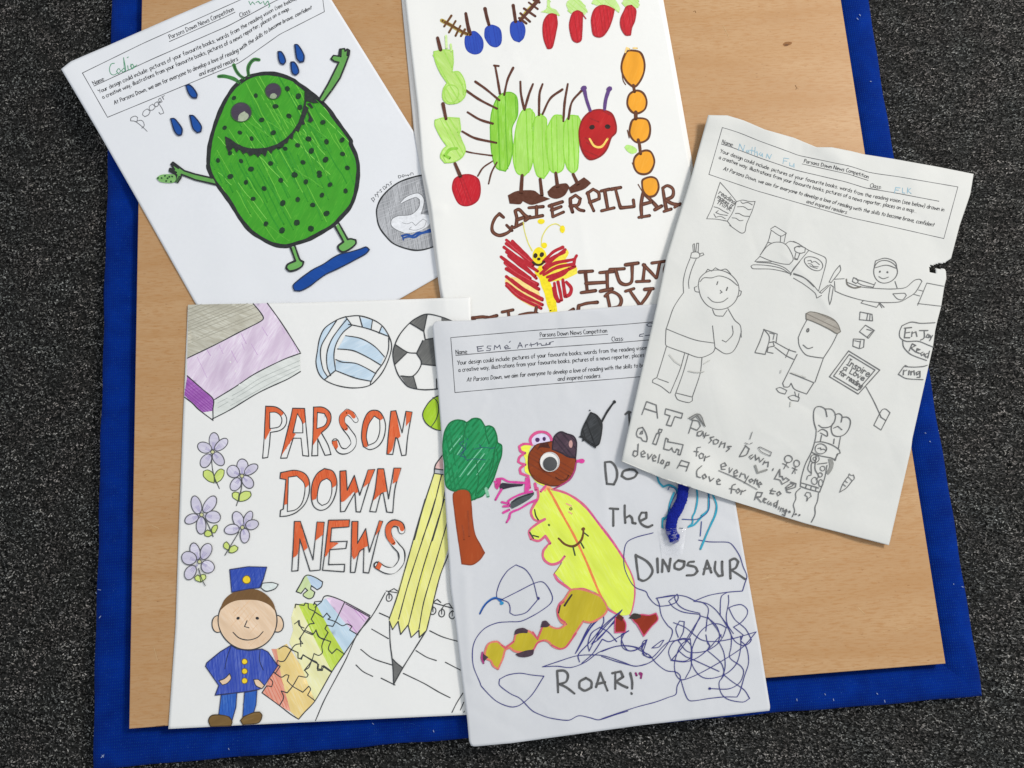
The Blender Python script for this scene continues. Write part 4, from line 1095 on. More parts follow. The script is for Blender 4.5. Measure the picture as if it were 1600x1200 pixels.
with Motif(S4, 'pencil_drawing') as m:
    m.fill('dfb9b4', 'c3:1560,480 1500,560 1490,600 1620,620 1650,480', sm=False); m.fill('b4b6ba', 'c3:1490,598 1640,620 1650,660 1485,635', sm=False)
    body = 'c3:1485,638 1650,660 p:716,745 c6:1430,180 1450,380 1370,650 1260,1090 1195,1150 1195,1080 1135,1150 1110,1045 1045,1125 1028,1015 975,1085 950,1000 1020,780 1100,500 1180,250 c3:1320,1180 1400,900'
    m.fill('eeeb8a~-72,.5,f2f0bc', body, sm=False)
    m.hatch('e6e470', 2.0, 'c6:1330,0 1430,20 1330,500 1200,1050 1130,1000 1200,600', -74, 9, .5, sm=False, keep=.6)
    m.fill('6c6c6a', 'c8:760,580 800,620 850,660 775,790', sm=False, step=5)
    for s in ('c3:1560,478 1500,560 1488,600 1485,638 1400,900 1320,1190', 'c3:1490,600 1620,618', 'c3:1485,638 1600,655', 'c3:1545,655 1470,950 1385,1190', 'c3:1580,760 1540,960 1470,1200', 'c6:1250,0 1180,240 1100,520 1020,800 950,1000', 'c6:1335,0 1240,300 1110,700 1028,1000',
              'c6:1410,0 1330,260 1210,650 1112,1040', 'c6:1440,170 1350,480 1240,850 1198,1080', 'c6:1430,0 1460,380 1370,650 1262,1090', 'c8:740,270 765,340 812,270 832,380 895,300 920,405 985,345 988,405 1045,350', 'c8:740,270 745,450 765,620 775,800', 'c8:1045,350 850,660 775,795', 'c8:760,580 800,620 850,660'):
        m.line(LN, 1.7, s)
# a plain smiling child in a blue cap and coat
with Motif(S4, 'child_in_blue_coat_drawing') as m:
    SK = 'ecccaa~-50,.6,f4dfc8'
    for s in ('c5:285,930 330,850 400,850 600,950 590,1060 440,1060', 'c5:1000,740 1100,735 1165,755 1130,800 1040,825 990,790'):
        pass
    _crop[0] = 'p'
    for cx in (341, 433):
        _crop[0] = 'p'; o = m.oval(cx, 975, 10, 13); m.fill(SK, o, step=5); m.line(LN, 1.6, o, closed=True)
    _crop[0] = 'p'; o = m.oval(387, 970, 46, 45, wob=.01); m.fill(SK, o, step=6); m.hatch('e6bf98', .9, o, -48, 5, .5, keep=.5); m.line(LN, 1.8, o, closed=True)
    m.fill('7a5a38~60,.4,94764c', 'p:343,955 350,938 362,927 378,921 400,921 416,929 427,942 431,956 420,945 402,938 372,938 356,944')
    m.dot('2c2c2e', 'p:372,966 402,966', 2.6); m.line(LN, 1.5, 'p:386,970 382,979 389,981'); m.line(LN, 1.6, 'p:364,988 374,997 388,1000 402,996 411,987')
    s = 'c5:660,600 850,570 1045,575 1010,700 970,790 860,800 680,835'
    m.fill('3550b0~60,.45,7488cc', s, sm=False, step=5); m.hatch('2c48a8', 1.4, s, 80, 4.5, .5, sm=False, keep=.6); m.line('2c3460', 1.6, s, closed=True, sm=False)
    s = 'c5:1000,742 1100,735 1165,755 1130,800 1040,825 985,790'; m.fill('dfe6e2', s, step=5); m.line(LN, 1.5, s, closed=True)
    _crop[0] = 'c5'; o = m.oval(835, 705, 42, 42); m.fill('f2d030', o, step=4); m.line('6a5a20', 1.3, o, closed=True)
    s = 'c7:590,205 640,235 740,250 850,235 900,260 980,375 870,540 830,570 720,590 460,620 490,540 380,380 390,350 500,260'
    m.fill('3f56b4~85,.5,7c8ccc', s, sm=False); m.hatch('3048ac', 1.5, s, 84, 5, .5, sm=False, keep=.65); m.line('2c3460', 1.6, s, closed=True, sm=False)
    m.line('2c3460', 1.4, 'c7:590,215 560,300 540,400'); m.line('2c3460', 1.4, 'c7:835,240 830,330 860,410')
    for s in ('c7:540,480 580,440 592,480 560,520 520,535 490,500', 'c7:780,490 820,490 870,540 850,565 800,540'): m.fill(SK, s, step=4); m.line(LN, 1.4, s, closed=True)
    _crop[0] = 'c7'
    for cy in (340, 420, 500):
        _crop[0] = 'c7'; o = m.oval(705, cy, 24, 24); m.fill('f2d030', o, step=4); m.line('6a5a20', 1.2, o, closed=True)
    for s in ('c7:510,618 640,600 632,720 600,830 580,800 490,780', 'c7:705,598 808,580 800,700 780,765 690,800'): m.fill('2f62bc~85,.45,6a94d4', s, sm=False, step=5); m.hatch('2856b0', 1.4, s, 86, 4.5, .5, sm=False, keep=.6); m.line('2c3460', 1.5, s, closed=True, sm=False)
    for s in ('c7:405,830 430,790 500,785 570,800 600,840 590,875 420,880', 'c7:670,830 700,800 780,765 830,760 850,790 820,850 690,865'): m.fill('7c6036~20,.4,94784c', s, step=5); m.line('4a3a24', 1.6, s, closed=True)

# ================================================================== sheet 5: dinosaur picture
S5 = Sheet('drawing_sheet', 's5', 21, 'p:678,505 681,501.8 690,501.5 736,500.6 829,490.5 960,479.5 1026,475 1107,467', 'p:1107,467 1148.3,781 1168,896 1187.5,1005 1196,1059 1203.5,1105 1202,1110.5',
           'p:736,1165 741,1166.5 800,1161 1000,1133.5 1100,1122 1202,1110.5', 'p:678,505 675.5,510 684,602 688.8,668 704,920 712,976 721,1055 729.7,1122 733,1158 736,1165',
           lifts=((.0016, .015, 'p:677,520 690,690 706,930 728,1110'), (.0006, .002, 'p:727,900 731,990 738,1060'), (.0004, .0022, 'p:760,620 735,700'), (.0005, .0035, 'p:770,530 774,600'), (.0003, .003, 'p:880,500 885,620'), (.0003, .002, 'p:1110,1060 1100,1130'), (.0003, .003, 'p:790,1120 812,1060')), wr=.0004, nv=150, crumple=34,
           label='white sheet, toned grey for shade, with a dinosaur drawing, a stuck on wobbly eye and blue biro scribbles')
header(S5, 'd1:183,200 900,138 1600,92 p:1088,497', 'd1:218,658 900,596 1600,540 p:1098,580', 'printed_header')
with Motif(S5, 'handwritten_name', kind='stuff') as m:
    H = '4e5060'
    for s in ('d1:405,275 410,315', 'd1:400,278 455,270', 'd1:405,295 440,290', 'd1:408,315 455,308', 'd1:520,270 490,270 485,285 515,292 510,308 480,308', 'd1:545,300 550,265 570,285 590,262 598,295', 'd1:630,285 665,278 650,262 632,275 640,295 680,288', 'd1:670,240 680,230',
              'd1:740,290 760,240 780,280', 'd1:745,270 775,266', 'd1:805,280 805,262 825,258', 'd1:850,245 855,275', 'd1:840,262 880,255 905,240 905,268', 'd1:905,255 935,250 940,265 975,262 980,245', 'd1:975,262 1005,255 1005,240', 'd1:1010,258 1015,238 1040,232', 'b6:1015,680 1040,665 1070,668', 'b6:1015,680 1030,692 1070,690', 'b6:990,755 960,760 955,775 985,775', 'b6:1005,770 1045,765'):
        m.line(H, 1.2, s)
PINK = 'd8548c'
with Motif(S5, 'tree_trunk_drawing') as m:
    s = 'd2:190,950 240,905 300,895 360,935 385,1200 p:742,835 750,851 757,864 750,874 738,882 722,881 716,840 710,795'
    m.fill('a8481e~88,.25,c06a3c', s); m.line('8c3c18', 2, s, closed=True); m.hatch('94401c', 2.4, s, 84, 6, .4, keep=.5)
with Motif(S5, 'tree_crown_drawing') as m:
    s = 'd2:80,430 100,300 150,210 220,175 300,185 330,200 400,160 470,170 520,240 560,235 610,260 640,340 650,410 690,440 690,540 650,660 610,780 570,860 500,960 430,990 380,1010 370,940 330,900 250,895 200,915 120,870 100,760 100,640 85,540'
    m.fill('1f9158~60,.35,66b48a', s); m.hatch('0f7a44', 2.6, s, -52, 7, .6, keep=.8); m.hatch('7cc09e', 1.3, s, -55, 11, .8, keep=.58); m.hatch('127c48', 2.2, 'd2:110,300 300,190 330,420 300,880 130,860 90,500', 80, 7, .6, keep=.7)
    m.line('0d6c3c', 2.2, s, closed=True)
    for q in ('d2:330,200 300,330 290,500 310,560', 'd2:520,250 530,330 560,420', 'd2:640,410 600,560 560,700', 'd2:430,600 450,800 420,960', 'd2:620,500 600,640 560,760 500,900', 'd2:640,480 650,600 560,800 440,940'): m.line('0d6c3c', 1.6, q)
    for q in ('d2:240,540 320,480 250,420 340,370 300,500 260,550 320,560', 'd2:400,480 500,460 590,470 620,460', 'd2:460,430 480,460', 'd2:340,590 400,580 520,590', 'd2:300,560 340,600'): m.line('28506a', 1.0, q)
    m.line('86c0a0', 5, 'd2:530,890 550,970')
with Motif(S5, 'dinosaur_body') as m:
    _b = 'd3:380,120 440,140 540,165 640,220 740,310 840,430 930,560 1040,720 1110,880 1130,1000 1110,1120 1090,1170 1010,1180 920,1120 870,1060 820,1000 720,960 600,970 530,900 460,830 530,740 440,760 390,720 365,650 420,580 385,520 330,560 270,545 250,480 300,430 380,380 300,390 265,320 290,260 325,200 320,150'
    _b = _b
    m.fill('dfee56~-60,.45,ecf59c', _b, sm=True)
    m.fill('e9ee50', 'd2:1010,430 920,440 890,460 920,540 940,600 930,680 940,720 1000,760 1060,830 1180,880 1100,800 1010,720 980,600 980,500', step=5)
    P1, P2 = 'd66484', 'e8824a'
    for s in ('d3:320,120 325,200 290,260 265,320 290,380 340,395 380,380 300,430 250,480 265,545 330,560 385,520 425,580 370,640 370,710 430,755 500,740 545,690', 'd3:460,840 490,890 560,940 600,970 560,1040 500,1090 490,1180',
              'd3:450,130 560,165 660,225 740,300 840,430 940,560 1040,710'): m.line(P1, 3.8, s)
    m.line('c04a8c', 1.8, 'd3:740,300 840,430 940,560 1040,710'); m.line('d66484', 2.2, 'd3:1040,710 1115,870 1130,1000 1110,1130 1090,1180')
    m.line('8c6c4c', 1.2, 'd3:520,740 490,790 460,830')
    m.line(P2, 3.6, 'd3:395,110 440,180 520,330 620,510 720,720 820,960 900,1130'); m.line('f0a070', 3.4, 'd3:380,140 400,100 440,130'); m.line(P1, 2.8, 'd3:600,970 700,960 790,1000 850,1050 910,1130 1000,1180')
    m.line('6a4222', 3.6, 'd3:495,540 550,590 620,605 680,560 700,500 702,455'); m.dot('6a4222', 'd3:700,462', 3)
    for s in ('d3:615,610 632,680', 'd3:680,575 705,620', 'd3:710,495 742,520'): m.line('3c4c34', 2.2, s)
    for s in ('d3:295,300 305,350 325,385', 'd3:255,490 285,540', 'd3:280,515 328,528'): m.line('35422c', 2.4, s)
    m.dot('5c6a2c', 'd3:415,428', 2.0); _crop[0] = 'd3'; m.line('5c5a2c', 1.5, m.oval(597, 294, 10, 9), closed=True); m.line('f0a090', 2, 'd3:560,250 600,270'); m.line('e8b080', 2, 'd3:580,320 605,335')
with Motif(S5, 'dinosaur_crest') as m:
    for s in ('d2:1010,430 920,425 875,450 890,500 935,520 880,560 865,610 900,630 940,640 885,680 890,730 940,750', 'd2:940,750 970,760 985,880', 'd2:1040,840 1050,900', 'd2:1150,860 1100,920'): m.line(PINK, 4.0, s)
    m.line(PINK, 4.4, 'd2:1010,430 990,380 1020,330 1080,300 1150,305 1200,345 1215,400'); m.fill('dcd2ea', 'd2:1015,430 1005,380 1040,335 1100,320 1160,330 1195,380 1190,430 1130,410 1080,440', step=5)
    _crop[0] = 'd2'; m.fill('4a2a5c', m.oval(1065, 382, 24, 24), step=4); m.fill('4a2a5c', m.oval(1135, 372, 18, 22), step=4); m.fill('5c2a50', 'd2:1030,440 1060,440 1090,480 1070,490 1040,470', step=4)
    m.line('d43f94', 5, 'd2:1480,605 1500,600 1540,600'); _crop[0] = 'd2'; m.fill('d43f94', m.oval(1525, 602, 34, 24), step=4)
with Motif(S5, 'dinosaur_head') as m:
    s = 'd2:975,540 1010,480 1060,430 1130,415 1230,400 1330,420 1440,520 1465,600 1450,700 1400,790 1320,850 1220,860 1130,840 1060,810 1010,760 975,680'
    m.fill('8c3e1a~40,.3,ac5c30', s); m.hatch('7a3414', 2.4, s, 30, 7, .5, keep=.6)
    m.line('5a2a18', 1.8, s, closed=True)
    m.line('a83c70', 2.6, 'd2:1468,620 1450,710 1400,795 1320,850 1240,890')
    h = 'd2:1225,420 1240,350 1280,310 1320,300 1370,320 1440,345 1470,400 1470,480 1460,570 1380,555 1320,520 1220,480'
    m.fill('4b3845~40,.4,76646c', h, step=5); m.line('2e2430', 2.4, h, closed=True); m.hatch('352834', 2.0, h, 50, 6, .5, keep=.6)
    _crop[0] = 'd2'; m.fill('c69a94', m.oval(1412, 425, 20, 40), step=4)
    m.fill('4a1e14', 'd2:1100,420 1170,410 1200,470 1100,460 1060,490', step=5); m.line('4a1e14', 1.6, 'd2:1255,770 1300,800 1360,795 1390,750')
with Motif(S5, 'dinosaur_arms') as m:
    m.fill('302a38', 'd2:665,850 700,830 800,840 920,845 910,860 800,875 680,905', step=5); m.line('d4459a', 3.4, 'd2:640,790 700,785 760,815 860,825 940,830'); m.line('d4459a', 3.4, 'd2:690,900 660,950 630,1005')
    m.fill('c83c86', 'd2:620,830 650,780 690,790 680,840 650,900 625,880', step=5); m.line('d4459a', 3.4, 'd2:620,815 640,840'); m.fill('d8489a', 'd2:940,770 980,780 985,880 960,940 930,920 935,840', step=5)
    m.fill('4c5456~-25,.5,6c7476', 'd2:795,1030 850,985 950,950 1020,925 1030,950 980,1000 880,1060 800,1100 780,1070', step=5); m.line('2c3034', 2.2, 'd2:800,1030 900,975 1025,935')
    for s in ('d2:1050,1010 980,1040 880,1100 790,1140 770,1200', 'd2:1010,920 900,945 810,985 760,1020 770,1060', 'd2:695,1030 760,1045', 'd2:710,1075 770,1070', 'd2:710,1140 770,1110', 'd2:770,1200 745,1240'): m.line('d4459a', 3.4, s)
with Motif(S5, 'dinosaur_tail') as m:
    s = 'd5:920,330 1000,325 1090,350 1170,390 1220,480 1200,530 1150,570 1080,600 1020,590 960,680 880,800 830,820 770,800 730,760 690,750 640,770 600,830 530,850 450,840 410,810 370,830 350,900 310,990 270,960 250,920 215,900 200,860 230,780 300,760 340,790 370,810 440,760 460,700 520,670 580,680 640,740 680,640 700,600 760,640 820,650 880,615 840,600 810,540 820,470 870,400'
    m.fill('c2b02c~70,.35,d4c450', s); m.line('d8786a', 3.0, s, closed=True)
    for q in ('d5:340,790 370,815 440,760', 'd5:600,680 640,740 680,640', 'd5:690,750 640,770 600,840', 'd5:960,690 880,800 830,820 760,790', 'd5:870,600 820,560 805,490 830,450 860,430'): m.line('cc5468', 2.6, q)
    for q in ('d5:445,705 460,660 520,645 560,665 555,690 500,690', 'd5:455,865 540,835 610,825 600,870 540,890 480,885', 'd5:665,640 680,590 710,585 745,620 720,640', 'd5:175,850 200,870 230,890 200,920 190,950 175,900'): m.fill('463440', q, step=5)
    m.line('3c2c30', 3.0, 'd5:925,370 890,420 865,460'); m.line('3c2c30', 2.6, 'd5:828,460 815,520'); m.line('a83c7c', 3, 'd5:180,850 175,900 190,940')
with Motif(S5, 'dinosaur_feet') as m:
    for s in ('d5:1290,560 1340,550 1375,610 1370,680 1285,685 1285,620', 'd5:1420,560 1500,535 1570,540 p:1025,958 1028,968 1018,979 1006,994 995,975 d5:1450,600'):
        m.fill('8e2e18~60,.3,a84a30', s, sm=False, step=5); m.line('cc4c78', 1.8, s, closed=True); m.cut('dinosaur_foot')
    m.fill('38302c', 'd5:1400,565 1440,525 1500,535 1500,560 1450,575', step=4); m.fill('5a2418', 'd5:1290,560 1320,530 1360,560 1340,590', step=4)
with Motif(S5, 'black_box_drawing') as m:
    s = 'd1:1280,970 1310,900 1350,825 1400,850 1440,910 1440,980 1420,1080 1390,1105 1300,1040 1275,1020'
    m.fill('37393b~40,.45,606468', s, sm=False, step=5); m.hatch('242628', 2.0, s, 70, 6, .6, sm=False, keep=.7); m.line('26282a', 2.4, s, closed=True)
    m.line('26282a', 3.0, 'd1:1435,915 1480,830 1520,770 1548,735'); m.dot('26282a', 'd1:1548,735', 2.6); m.line('26282a', 2.6, 'd1:1260,1025 1290,1030 1285,1060'); m.dot('26282a', 'd1:1342,806', 1.2); m.line('26282a', 2, 'd1:1285,1040 1340,1085 1390,1118')
def words(sheet, key, w, letters, parent=None, rough=True):
    for L in letters:
        with Motif(sheet, 'letter') as m:
            for st in L.split('|'): m.line(key, w * random.uniform(.93, 1.07), st)
S5.count = 40
FT = '585858'
words(S5, FT, 3.5, ['d4:465,145 490,125 505,130|d4:495,130 500,240',
    'd4:295,545 300,620 310,715|d4:295,545 350,545 390,600 395,670 370,730 310,725', 'd4:500,605 450,620 435,660 480,685 540,670 565,635 540,610 500,605',
    'd4:335,930 405,935|d4:365,935 365,1075', 'd4:460,905 460,980 465,1050|d4:465,1010 500,990 520,1010 525,1050 550,1055', 'd4:590,1035 640,1010 640,965 600,965 580,1010 600,1060 650,1085 690,1070',
    'd6:285,465 295,560 310,665|d6:285,465 380,520 425,590 400,650 350,680 310,665', 'd6:465,495 470,610', 'd6:505,605 510,505 545,560 560,600 575,495', 'd6:640,510 610,540 610,575 650,585 685,560 690,520 640,510', 'd6:770,520 730,525 715,550 780,565 800,600 770,630 710,635',
    'd6:850,625 880,510 915,610|d6:855,580 910,575', 'd6:950,520 945,590 975,640 1010,635 1005,580 1005,520', 'd6:1070,515 1075,660|d6:1070,510 1110,495 1140,520 1120,570 1080,590 1130,620 1195,665',
    'd7:910,475 915,560 918,650|d7:910,470 970,470 1000,505 985,560 930,580 990,610 1055,660', 'd7:1150,530 1100,560 1095,610 1140,635 1195,610 1195,560 1150,530', 'd7:1235,605 1270,485 1300,560 1330,635|d7:1240,580 1310,565', 'd7:1395,480 1395,620|d7:1370,490 1440,475 1460,520 1400,560 1450,590 1495,610', 'd7:1520,490 1535,560 1535,620|d7:1528,655 1532,662'])
with Motif(S5, 'speech_mark') as m: m.line('8c2c6c', 3.0, 'd8:285,650 292,668'); m.line('8c2c6c', 3.4, 'd8:320,650 335,655 328,690'); m.dot('8c2c6c', 'd8:325,655', 3)
BI = '35357a'
with Motif(S5, 'biro_scribbles') as m:
    for s in ('d5:640,400 600,250 540,160 460,120 390,170 330,260 300,350 300,390', 'd5:300,400 390,430 410,470 410,520 450,540 540,520 600,460 650,400', 'd5:345,408 480,340 610,275 680,262 730,310 765,390 750,440 690,490 600,545 500,590 400,595 300,605 200,650 130,730 100,820 105,960 160,1100 d7:280,600 400,720 520,770 600,755 700,670 800,515',
              'd7:800,515 700,505 600,490 500,505 430,540 430,590 520,660 600,700 700,800 780,840 860,865 1005,882 1090,845 1180,860 1260,878 1400,835 1500,805 d8:0,1030 130,985 300,930 450,890 560,850 620,825 630,760 660,700 700,830 740,880 900,860 1020,848 1130,848 1155,800 1190,680 1225,570 1220,480 1200,420 1160,380 1180,330 1100,265 1160,230 1210,170 1215,120 1170,80 1110,85 1060,105 1110,200 1200,280 1250,370 1230,400 1180,420 1110,380 1060,280 1040,180 1060,60 1058,0',
              'd5:680,970 800,930 960,880 1090,870 1200,880 1350,930 1450,965 1550,945', 'd5:680,970 800,965 920,975 1040,930 1150,850 1290,800 1400,795 1500,820 1550,870', 'd8:0,510 150,560 300,590 420,550 520,450 580,350 590,290 550,250 500,170 480,70 460,25 600,5',
              'd8:0,470 130,425 260,430 340,470 400,500 460,570 540,628 620,640 655,670 655,705', 'd6:455,825 600,800 700,810 790,850 880,870 950,920 1020,1010 1100,1120', 'd6:620,800 560,850 600,900 680,940 820,960 820,990 780,1050 700,1180', 'd6:560,885 480,890 430,860 390,810 370,770 270,725 200,600 185,500 205,370 280,320 430,280',
              'd6:560,885 620,860 640,820 630,790 610,820 640,880 700,920 820,950', 'd6:770,850 900,800 1050,775 1175,765 1195,700 1212,640 1180,560 1150,470 1090,380 1050,358 900,355 810,340', 'd6:770,850 840,860 890,910 880,1000 870,1100', 'd6:1050,775 1000,810 990,900 990,960', 'd8:990,165 1040,250 1080,330 1080,430 1070,520 1160,590 1185,640 1150,730 1060,780 905,778',
              'd8:600,228 700,270 830,370 950,385 1100,360 1290,305 1180,430 1000,550 800,660 670,705 620,660 610,560 660,420 740,360 750,480 745,600 700,690', 'd8:640,350 620,280 650,215 690,220 680,310 640,380 720,470 850,470 950,420 1010,350 1040,270 980,240 900,245 820,310 760,430 745,540 790,640 860,690 960,685 1060,640 1130,560 1160,440 1160,340',
              'd8:580,545 660,450 740,340 820,180', 'd8:590,545 700,555 800,520 900,440 960,370 1000,330', 'd8:880,380 900,420 880,460 930,500 1000,570 1020,660 980,730 1000,820 1060,870 1180,890 1235,860 1190,790 1090,720 1015,660', 'd8:420,440 500,380 520,375 480,430 430,440', 'd8:340,490 380,370 340,440 350,500 420,520 510,430 560,390 640,375 700,370 750,430 755,520 690,550 580,540 560,470 600,390 680,360 740,370', 'd8:750,530 980,635', 'd8:640,460 700,510 750,530', 'd8:870,330 885,400 905,420', 'd8:980,390 1020,480 1030,600 1000,700',
              'd8:160,340 200,300 165,380 180,440 240,465 300,450 350,400', 'd5:1340,700 1345,760 1390,830 1450,830 1520,790 1550,745 1520,760 1510,820 1540,880 1590,890', 'd8:885,180 960,280 1000,350', 'd8:820,170 900,200 960,260 985,340 970,400'):
        m.line(BI, 1.25, s)
    for s in ('d5:955,860 1040,700 1130,580 1190,545 1190,600 1120,740 1070,840 1060,780 1090,690 1160,640 1230,680 1300,760', 'd5:960,855 1060,650 1120,570', 'd5:970,840 1080,650 1180,545', 'd5:990,930 980,870 1080,760 1200,620 1345,495 1270,600 1150,740 1090,780', 'd5:1090,780 1200,640 1340,500', 'd5:1140,740 1240,640 1280,600', 'd5:1010,940 1100,860 1180,740', 'd5:1180,740 1240,760 1320,720 1400,670 1340,700'):
        m.line('33337e', 1.4, s)
    m.dot('2c2c70', 'd5:648,400 d8:902,778', 2.2)
with Motif(S5, 'blue_pen_line') as m:
    m.line('2a6eb8', 3.0, 'd5:160,525 190,470 230,425 290,395 340,430'); m.line('1c3c84', 1.8, 'd5:160,530 200,460 250,415 300,400 350,410'); m.dot('2a8ab8', 'd5:342,440', 3); m.cut()
    for s, w in (('d4:730,660 745,710 780,750 830,735 880,760 900,800', 3.2), ('d4:870,800 840,880 820,980 790,1020', 3), ('d4:1060,770 1065,860 1045,960 1025,1000 1025,1050 990,1085', 2.6), ('d4:990,1085 1040,1065 1100,1000 1150,950', 2.8), ('d4:1160,800 1160,900 1150,950 1100,990', 2.8), ('d4:1190,810 1225,900 1215,980 1180,1060 1140,1150 d6:860,330 825,415', 3.0)):
        m.line('2f9ab4', w, s)
    m.fill('2a93a6', 'd4:770,1010 790,1000 780,1060 785,1100 765,1090', step=4)
    for s in ('d4:820,775 830,750 870,760 895,790 850,880 820,960', 'd4:940,1020 1050,1022 1120,990 1160,940 1165,850 1150,800', 'd4:1100,1040 1090,1160'): m.line('2c4488', 1.3, s)
    m.line('4a5a6a', 1.2, 'd4:915,1095 945,1095')
# googly eye: white cup, loose black pupil, clear dome
def lathe(cx, cy, z0, prof, n=32):
    V, F = [], []
    for r, z in prof:
        for k in range(n):
            a = k / n * math.tau; V.append((cx + r * math.cos(a), cy + r * math.sin(a), z0 + z))
    for i in range(len(prof) - 1):
        for k in range(n): F.append((i * n + k, i * n + (k + 1) % n, (i + 1) * n + (k + 1) % n, (i + 1) * n + k))
    F.append(tuple((len(prof) - 1) * n + k for k in range(n)))
    return np.array(V), F
def plain(name, c, rough=.4, **kw):
    b = NT(name)
    b.p.inputs['Base Color'].default_value = (*srgb(c), 1); b.p.inputs['Roughness'].default_value = rough
    for k, v in kw.items(): b.p.inputs[k.replace('_', ' ')].default_value = v
    n = b.noise(b.coord(0), 600, 2); r = b.n('ShaderNodeMapRange'); b.l(n, r.inputs[0]); r.inputs[3].default_value = rough * .85; r.inputs[4].default_value = rough * 1.15; b.l(r.outputs[0], b.p.inputs['Roughness'])
    return b.m
_crop[0] = 'd2'
c_ = cast_on(pts('d2:1193,612'), S5.field, .0003)[0]; R = .0072
V, F = lathe(c_[0], c_[1], c_[2], [(R, 0), (R, .0010), (R * .97, .0014), (R * .93, .0011), (R * .90, .0006)])
eye = mesh_obj('wobbly_eye', V - S5.org, F, plain('eye_white', 'eceae6', .45), S5.o, smooth=False); eye['label'] = 'round white plastic wobbly eye with a loose black pupil'
c2 = cast_on(pts('d2:1197,632'), S5.field, .0009)[0]
V, F = lathe(c2[0], c2[1], c_[2] + .0007, [(.0051, 0), (.0051, .0005), (.0048, .0007)])
mesh_obj('pupil', V - S5.org, F, plain('pupil_black', '0c0e10', .3), eye, smooth=False)
gl = NT('clear_plastic'); gl.p.inputs['Alpha'].default_value = .07; gl.p.inputs['Roughness'].default_value = .02; gl.p.inputs['IOR'].default_value = 1.12; gl.p.inputs['Base Color'].default_value = (1, 1, 1, 1); gl.p.inputs['Specular IOR Level'].default_value = 1.0
V, F = lathe(c_[0], c_[1], c_[2] + .0013, [(R * .96 * math.cos(t), .0026 * math.sin(t)) for t in np.linspace(0, 1.5, 10)])
mesh_obj('clear_dome', V - S5.org, F, gl.m, eye)
# blue pipe cleaner held by sticky tape
P = smooth(pts('p:1072,742 d4:960,690 945,780 935,850 900,930 860,1000 845,1080 850,1130 875,1170 d6:600,330 615,365'), False, 1.0)
C0 = cast_on(P, S5.field, .0022)
fz = NT('blue_chenille'); 
n_ = fz.noise(fz.coord(0), 1500, 2, .6); fz.l(fz.mix(fz.ramp(n_, .3, .75), srgb('0c1466'), srgb('1c2c9c')), fz.p.inputs['Base Color']); fz.p.inputs['Roughness'].default_value = .9; fz.p.inputs['Specular IOR Level'].default_value = .1; fz.p.inputs['Sheen Weight'].default_value = .15; fz.p.inputs['Sheen Tint'].default_value = (.2, .3, 1, 1)
V, F = [], []
n = len(C0); nk = 12
T_ = np.gradient(C0, axis=0); T_ /= np.linalg.norm(T_, axis=1)[:, None]
for i in range(n):
    s_ = np.cross(T_[i], [0, 0, 1]); s_ /= np.linalg.norm(s_); u_ = np.cross(s_, T_[i])
    e = min(i, n - 1 - i); rr = .0040 * min(1, .35 + e / 8)
    for k in range(nk):
        a = k / nk * math.tau; q = rr * (1 + rng.uniform(-.1, .1))
        V.append(C0[i] + s_ * math.cos(a) * q + u_ * math.sin(a) * q * .62 + np.array([0, 0, .0002]))
for i in range(n - 1):
    for k in range(nk): F.append((i * nk + k, i * nk + (k + 1) % nk, (i + 1) * nk + (k + 1) % nk, (i + 1) * nk + k))
F.append(tuple(range(nk))); F.append(tuple((n - 1) * nk + k for k in range(nk))[::-1])
pc = mesh_obj('pipe_cleaner', np.array(V) - S5.org, F, fz.m, S5.o); pc['label'] = 'short dark blue pipe cleaner taped onto the drawing'
V, F = [], []
for j in range(4200):
    i = rng.integers(0, n); a = rng.uniform(0, math.tau)
    s_ = np.cross(T_[i], [0, 0, 1]); s_ /= np.linalg.norm(s_); u_ = np.cross(s_, T_[i])
    d = s_ * math.cos(a) + u_ * math.sin(a) + rng.normal(0, .35, 3); d /= np.linalg.norm(d)
    if d[2] < -.2: d[2] *= -1
    e = min(i, n - 1 - i); rr = .0036 * min(1, .35 + e / 8)
    p0 = C0[i] + s_ * math.cos(a) * rr * .8 + u_ * math.sin(a) * rr * .5; t0 = np.cross(d, [.3, .5, .8]); t0 /= np.linalg.norm(t0)
    k = len(V); V += [p0 + t0 * 8e-5, p0 - t0 * 8e-5, p0 + d * rng.uniform(.0008, .0017)]; F.append((k, k + 1, k + 2))
fzz = mesh_obj('chenille_fuzz', np.array(V) - S5.org, F, fz.m, pc, smooth=False); fzz['kind'] = 'stuff'
tp = NT('clear_tape'); tp.p.inputs['Transmission Weight'].default_value = 0; tp.p.inputs['Alpha'].default_value = .2; tp.p.inputs['Roughness'].default_value = .07; tp.p.inputs['Specular IOR Level'].default_value = 1.0; tp.p.inputs['Base Color'].default_value = (.93, .93, .96, 1)
tn = tp.noise(tp.coord(20, (.4, 1, 1)), 150, 2, .5); tb = tp.n('ShaderNodeBump', i_Strength=.9, i_Distance=.0012); tp.l(tn, tb.inputs['Height']); tp.l(tb.outputs[0], tp.p.inputs['Normal']); tp.l(tp.ramp(tn, .3, 1.3), tp.p.inputs['Alpha'])
q = pts('d6:478,250 705,235 668,480 505,500')
nu = nv = 26
A = np.array([[(q[0] * (1 - a) + q[1] * a) * (1 - b) + (q[3] * (1 - a) + q[2] * a) * b for a in np.linspace(0, 1, nu)] for b in np.linspace(0, 1, nv)]).reshape(-1, 2)
W = cast_on(A, S5.field, .0006)
dc = np.min(np.linalg.norm(W[:, None, :2] - C0[None, :, :2], axis=2), axis=1)
W[:, 2] += .0042 * np.exp(-.5 * (dc / .0045) ** 2) + rng.normal(0, .00006, len(W))
idx = np.arange(nu * nv).reshape(nv, nu)
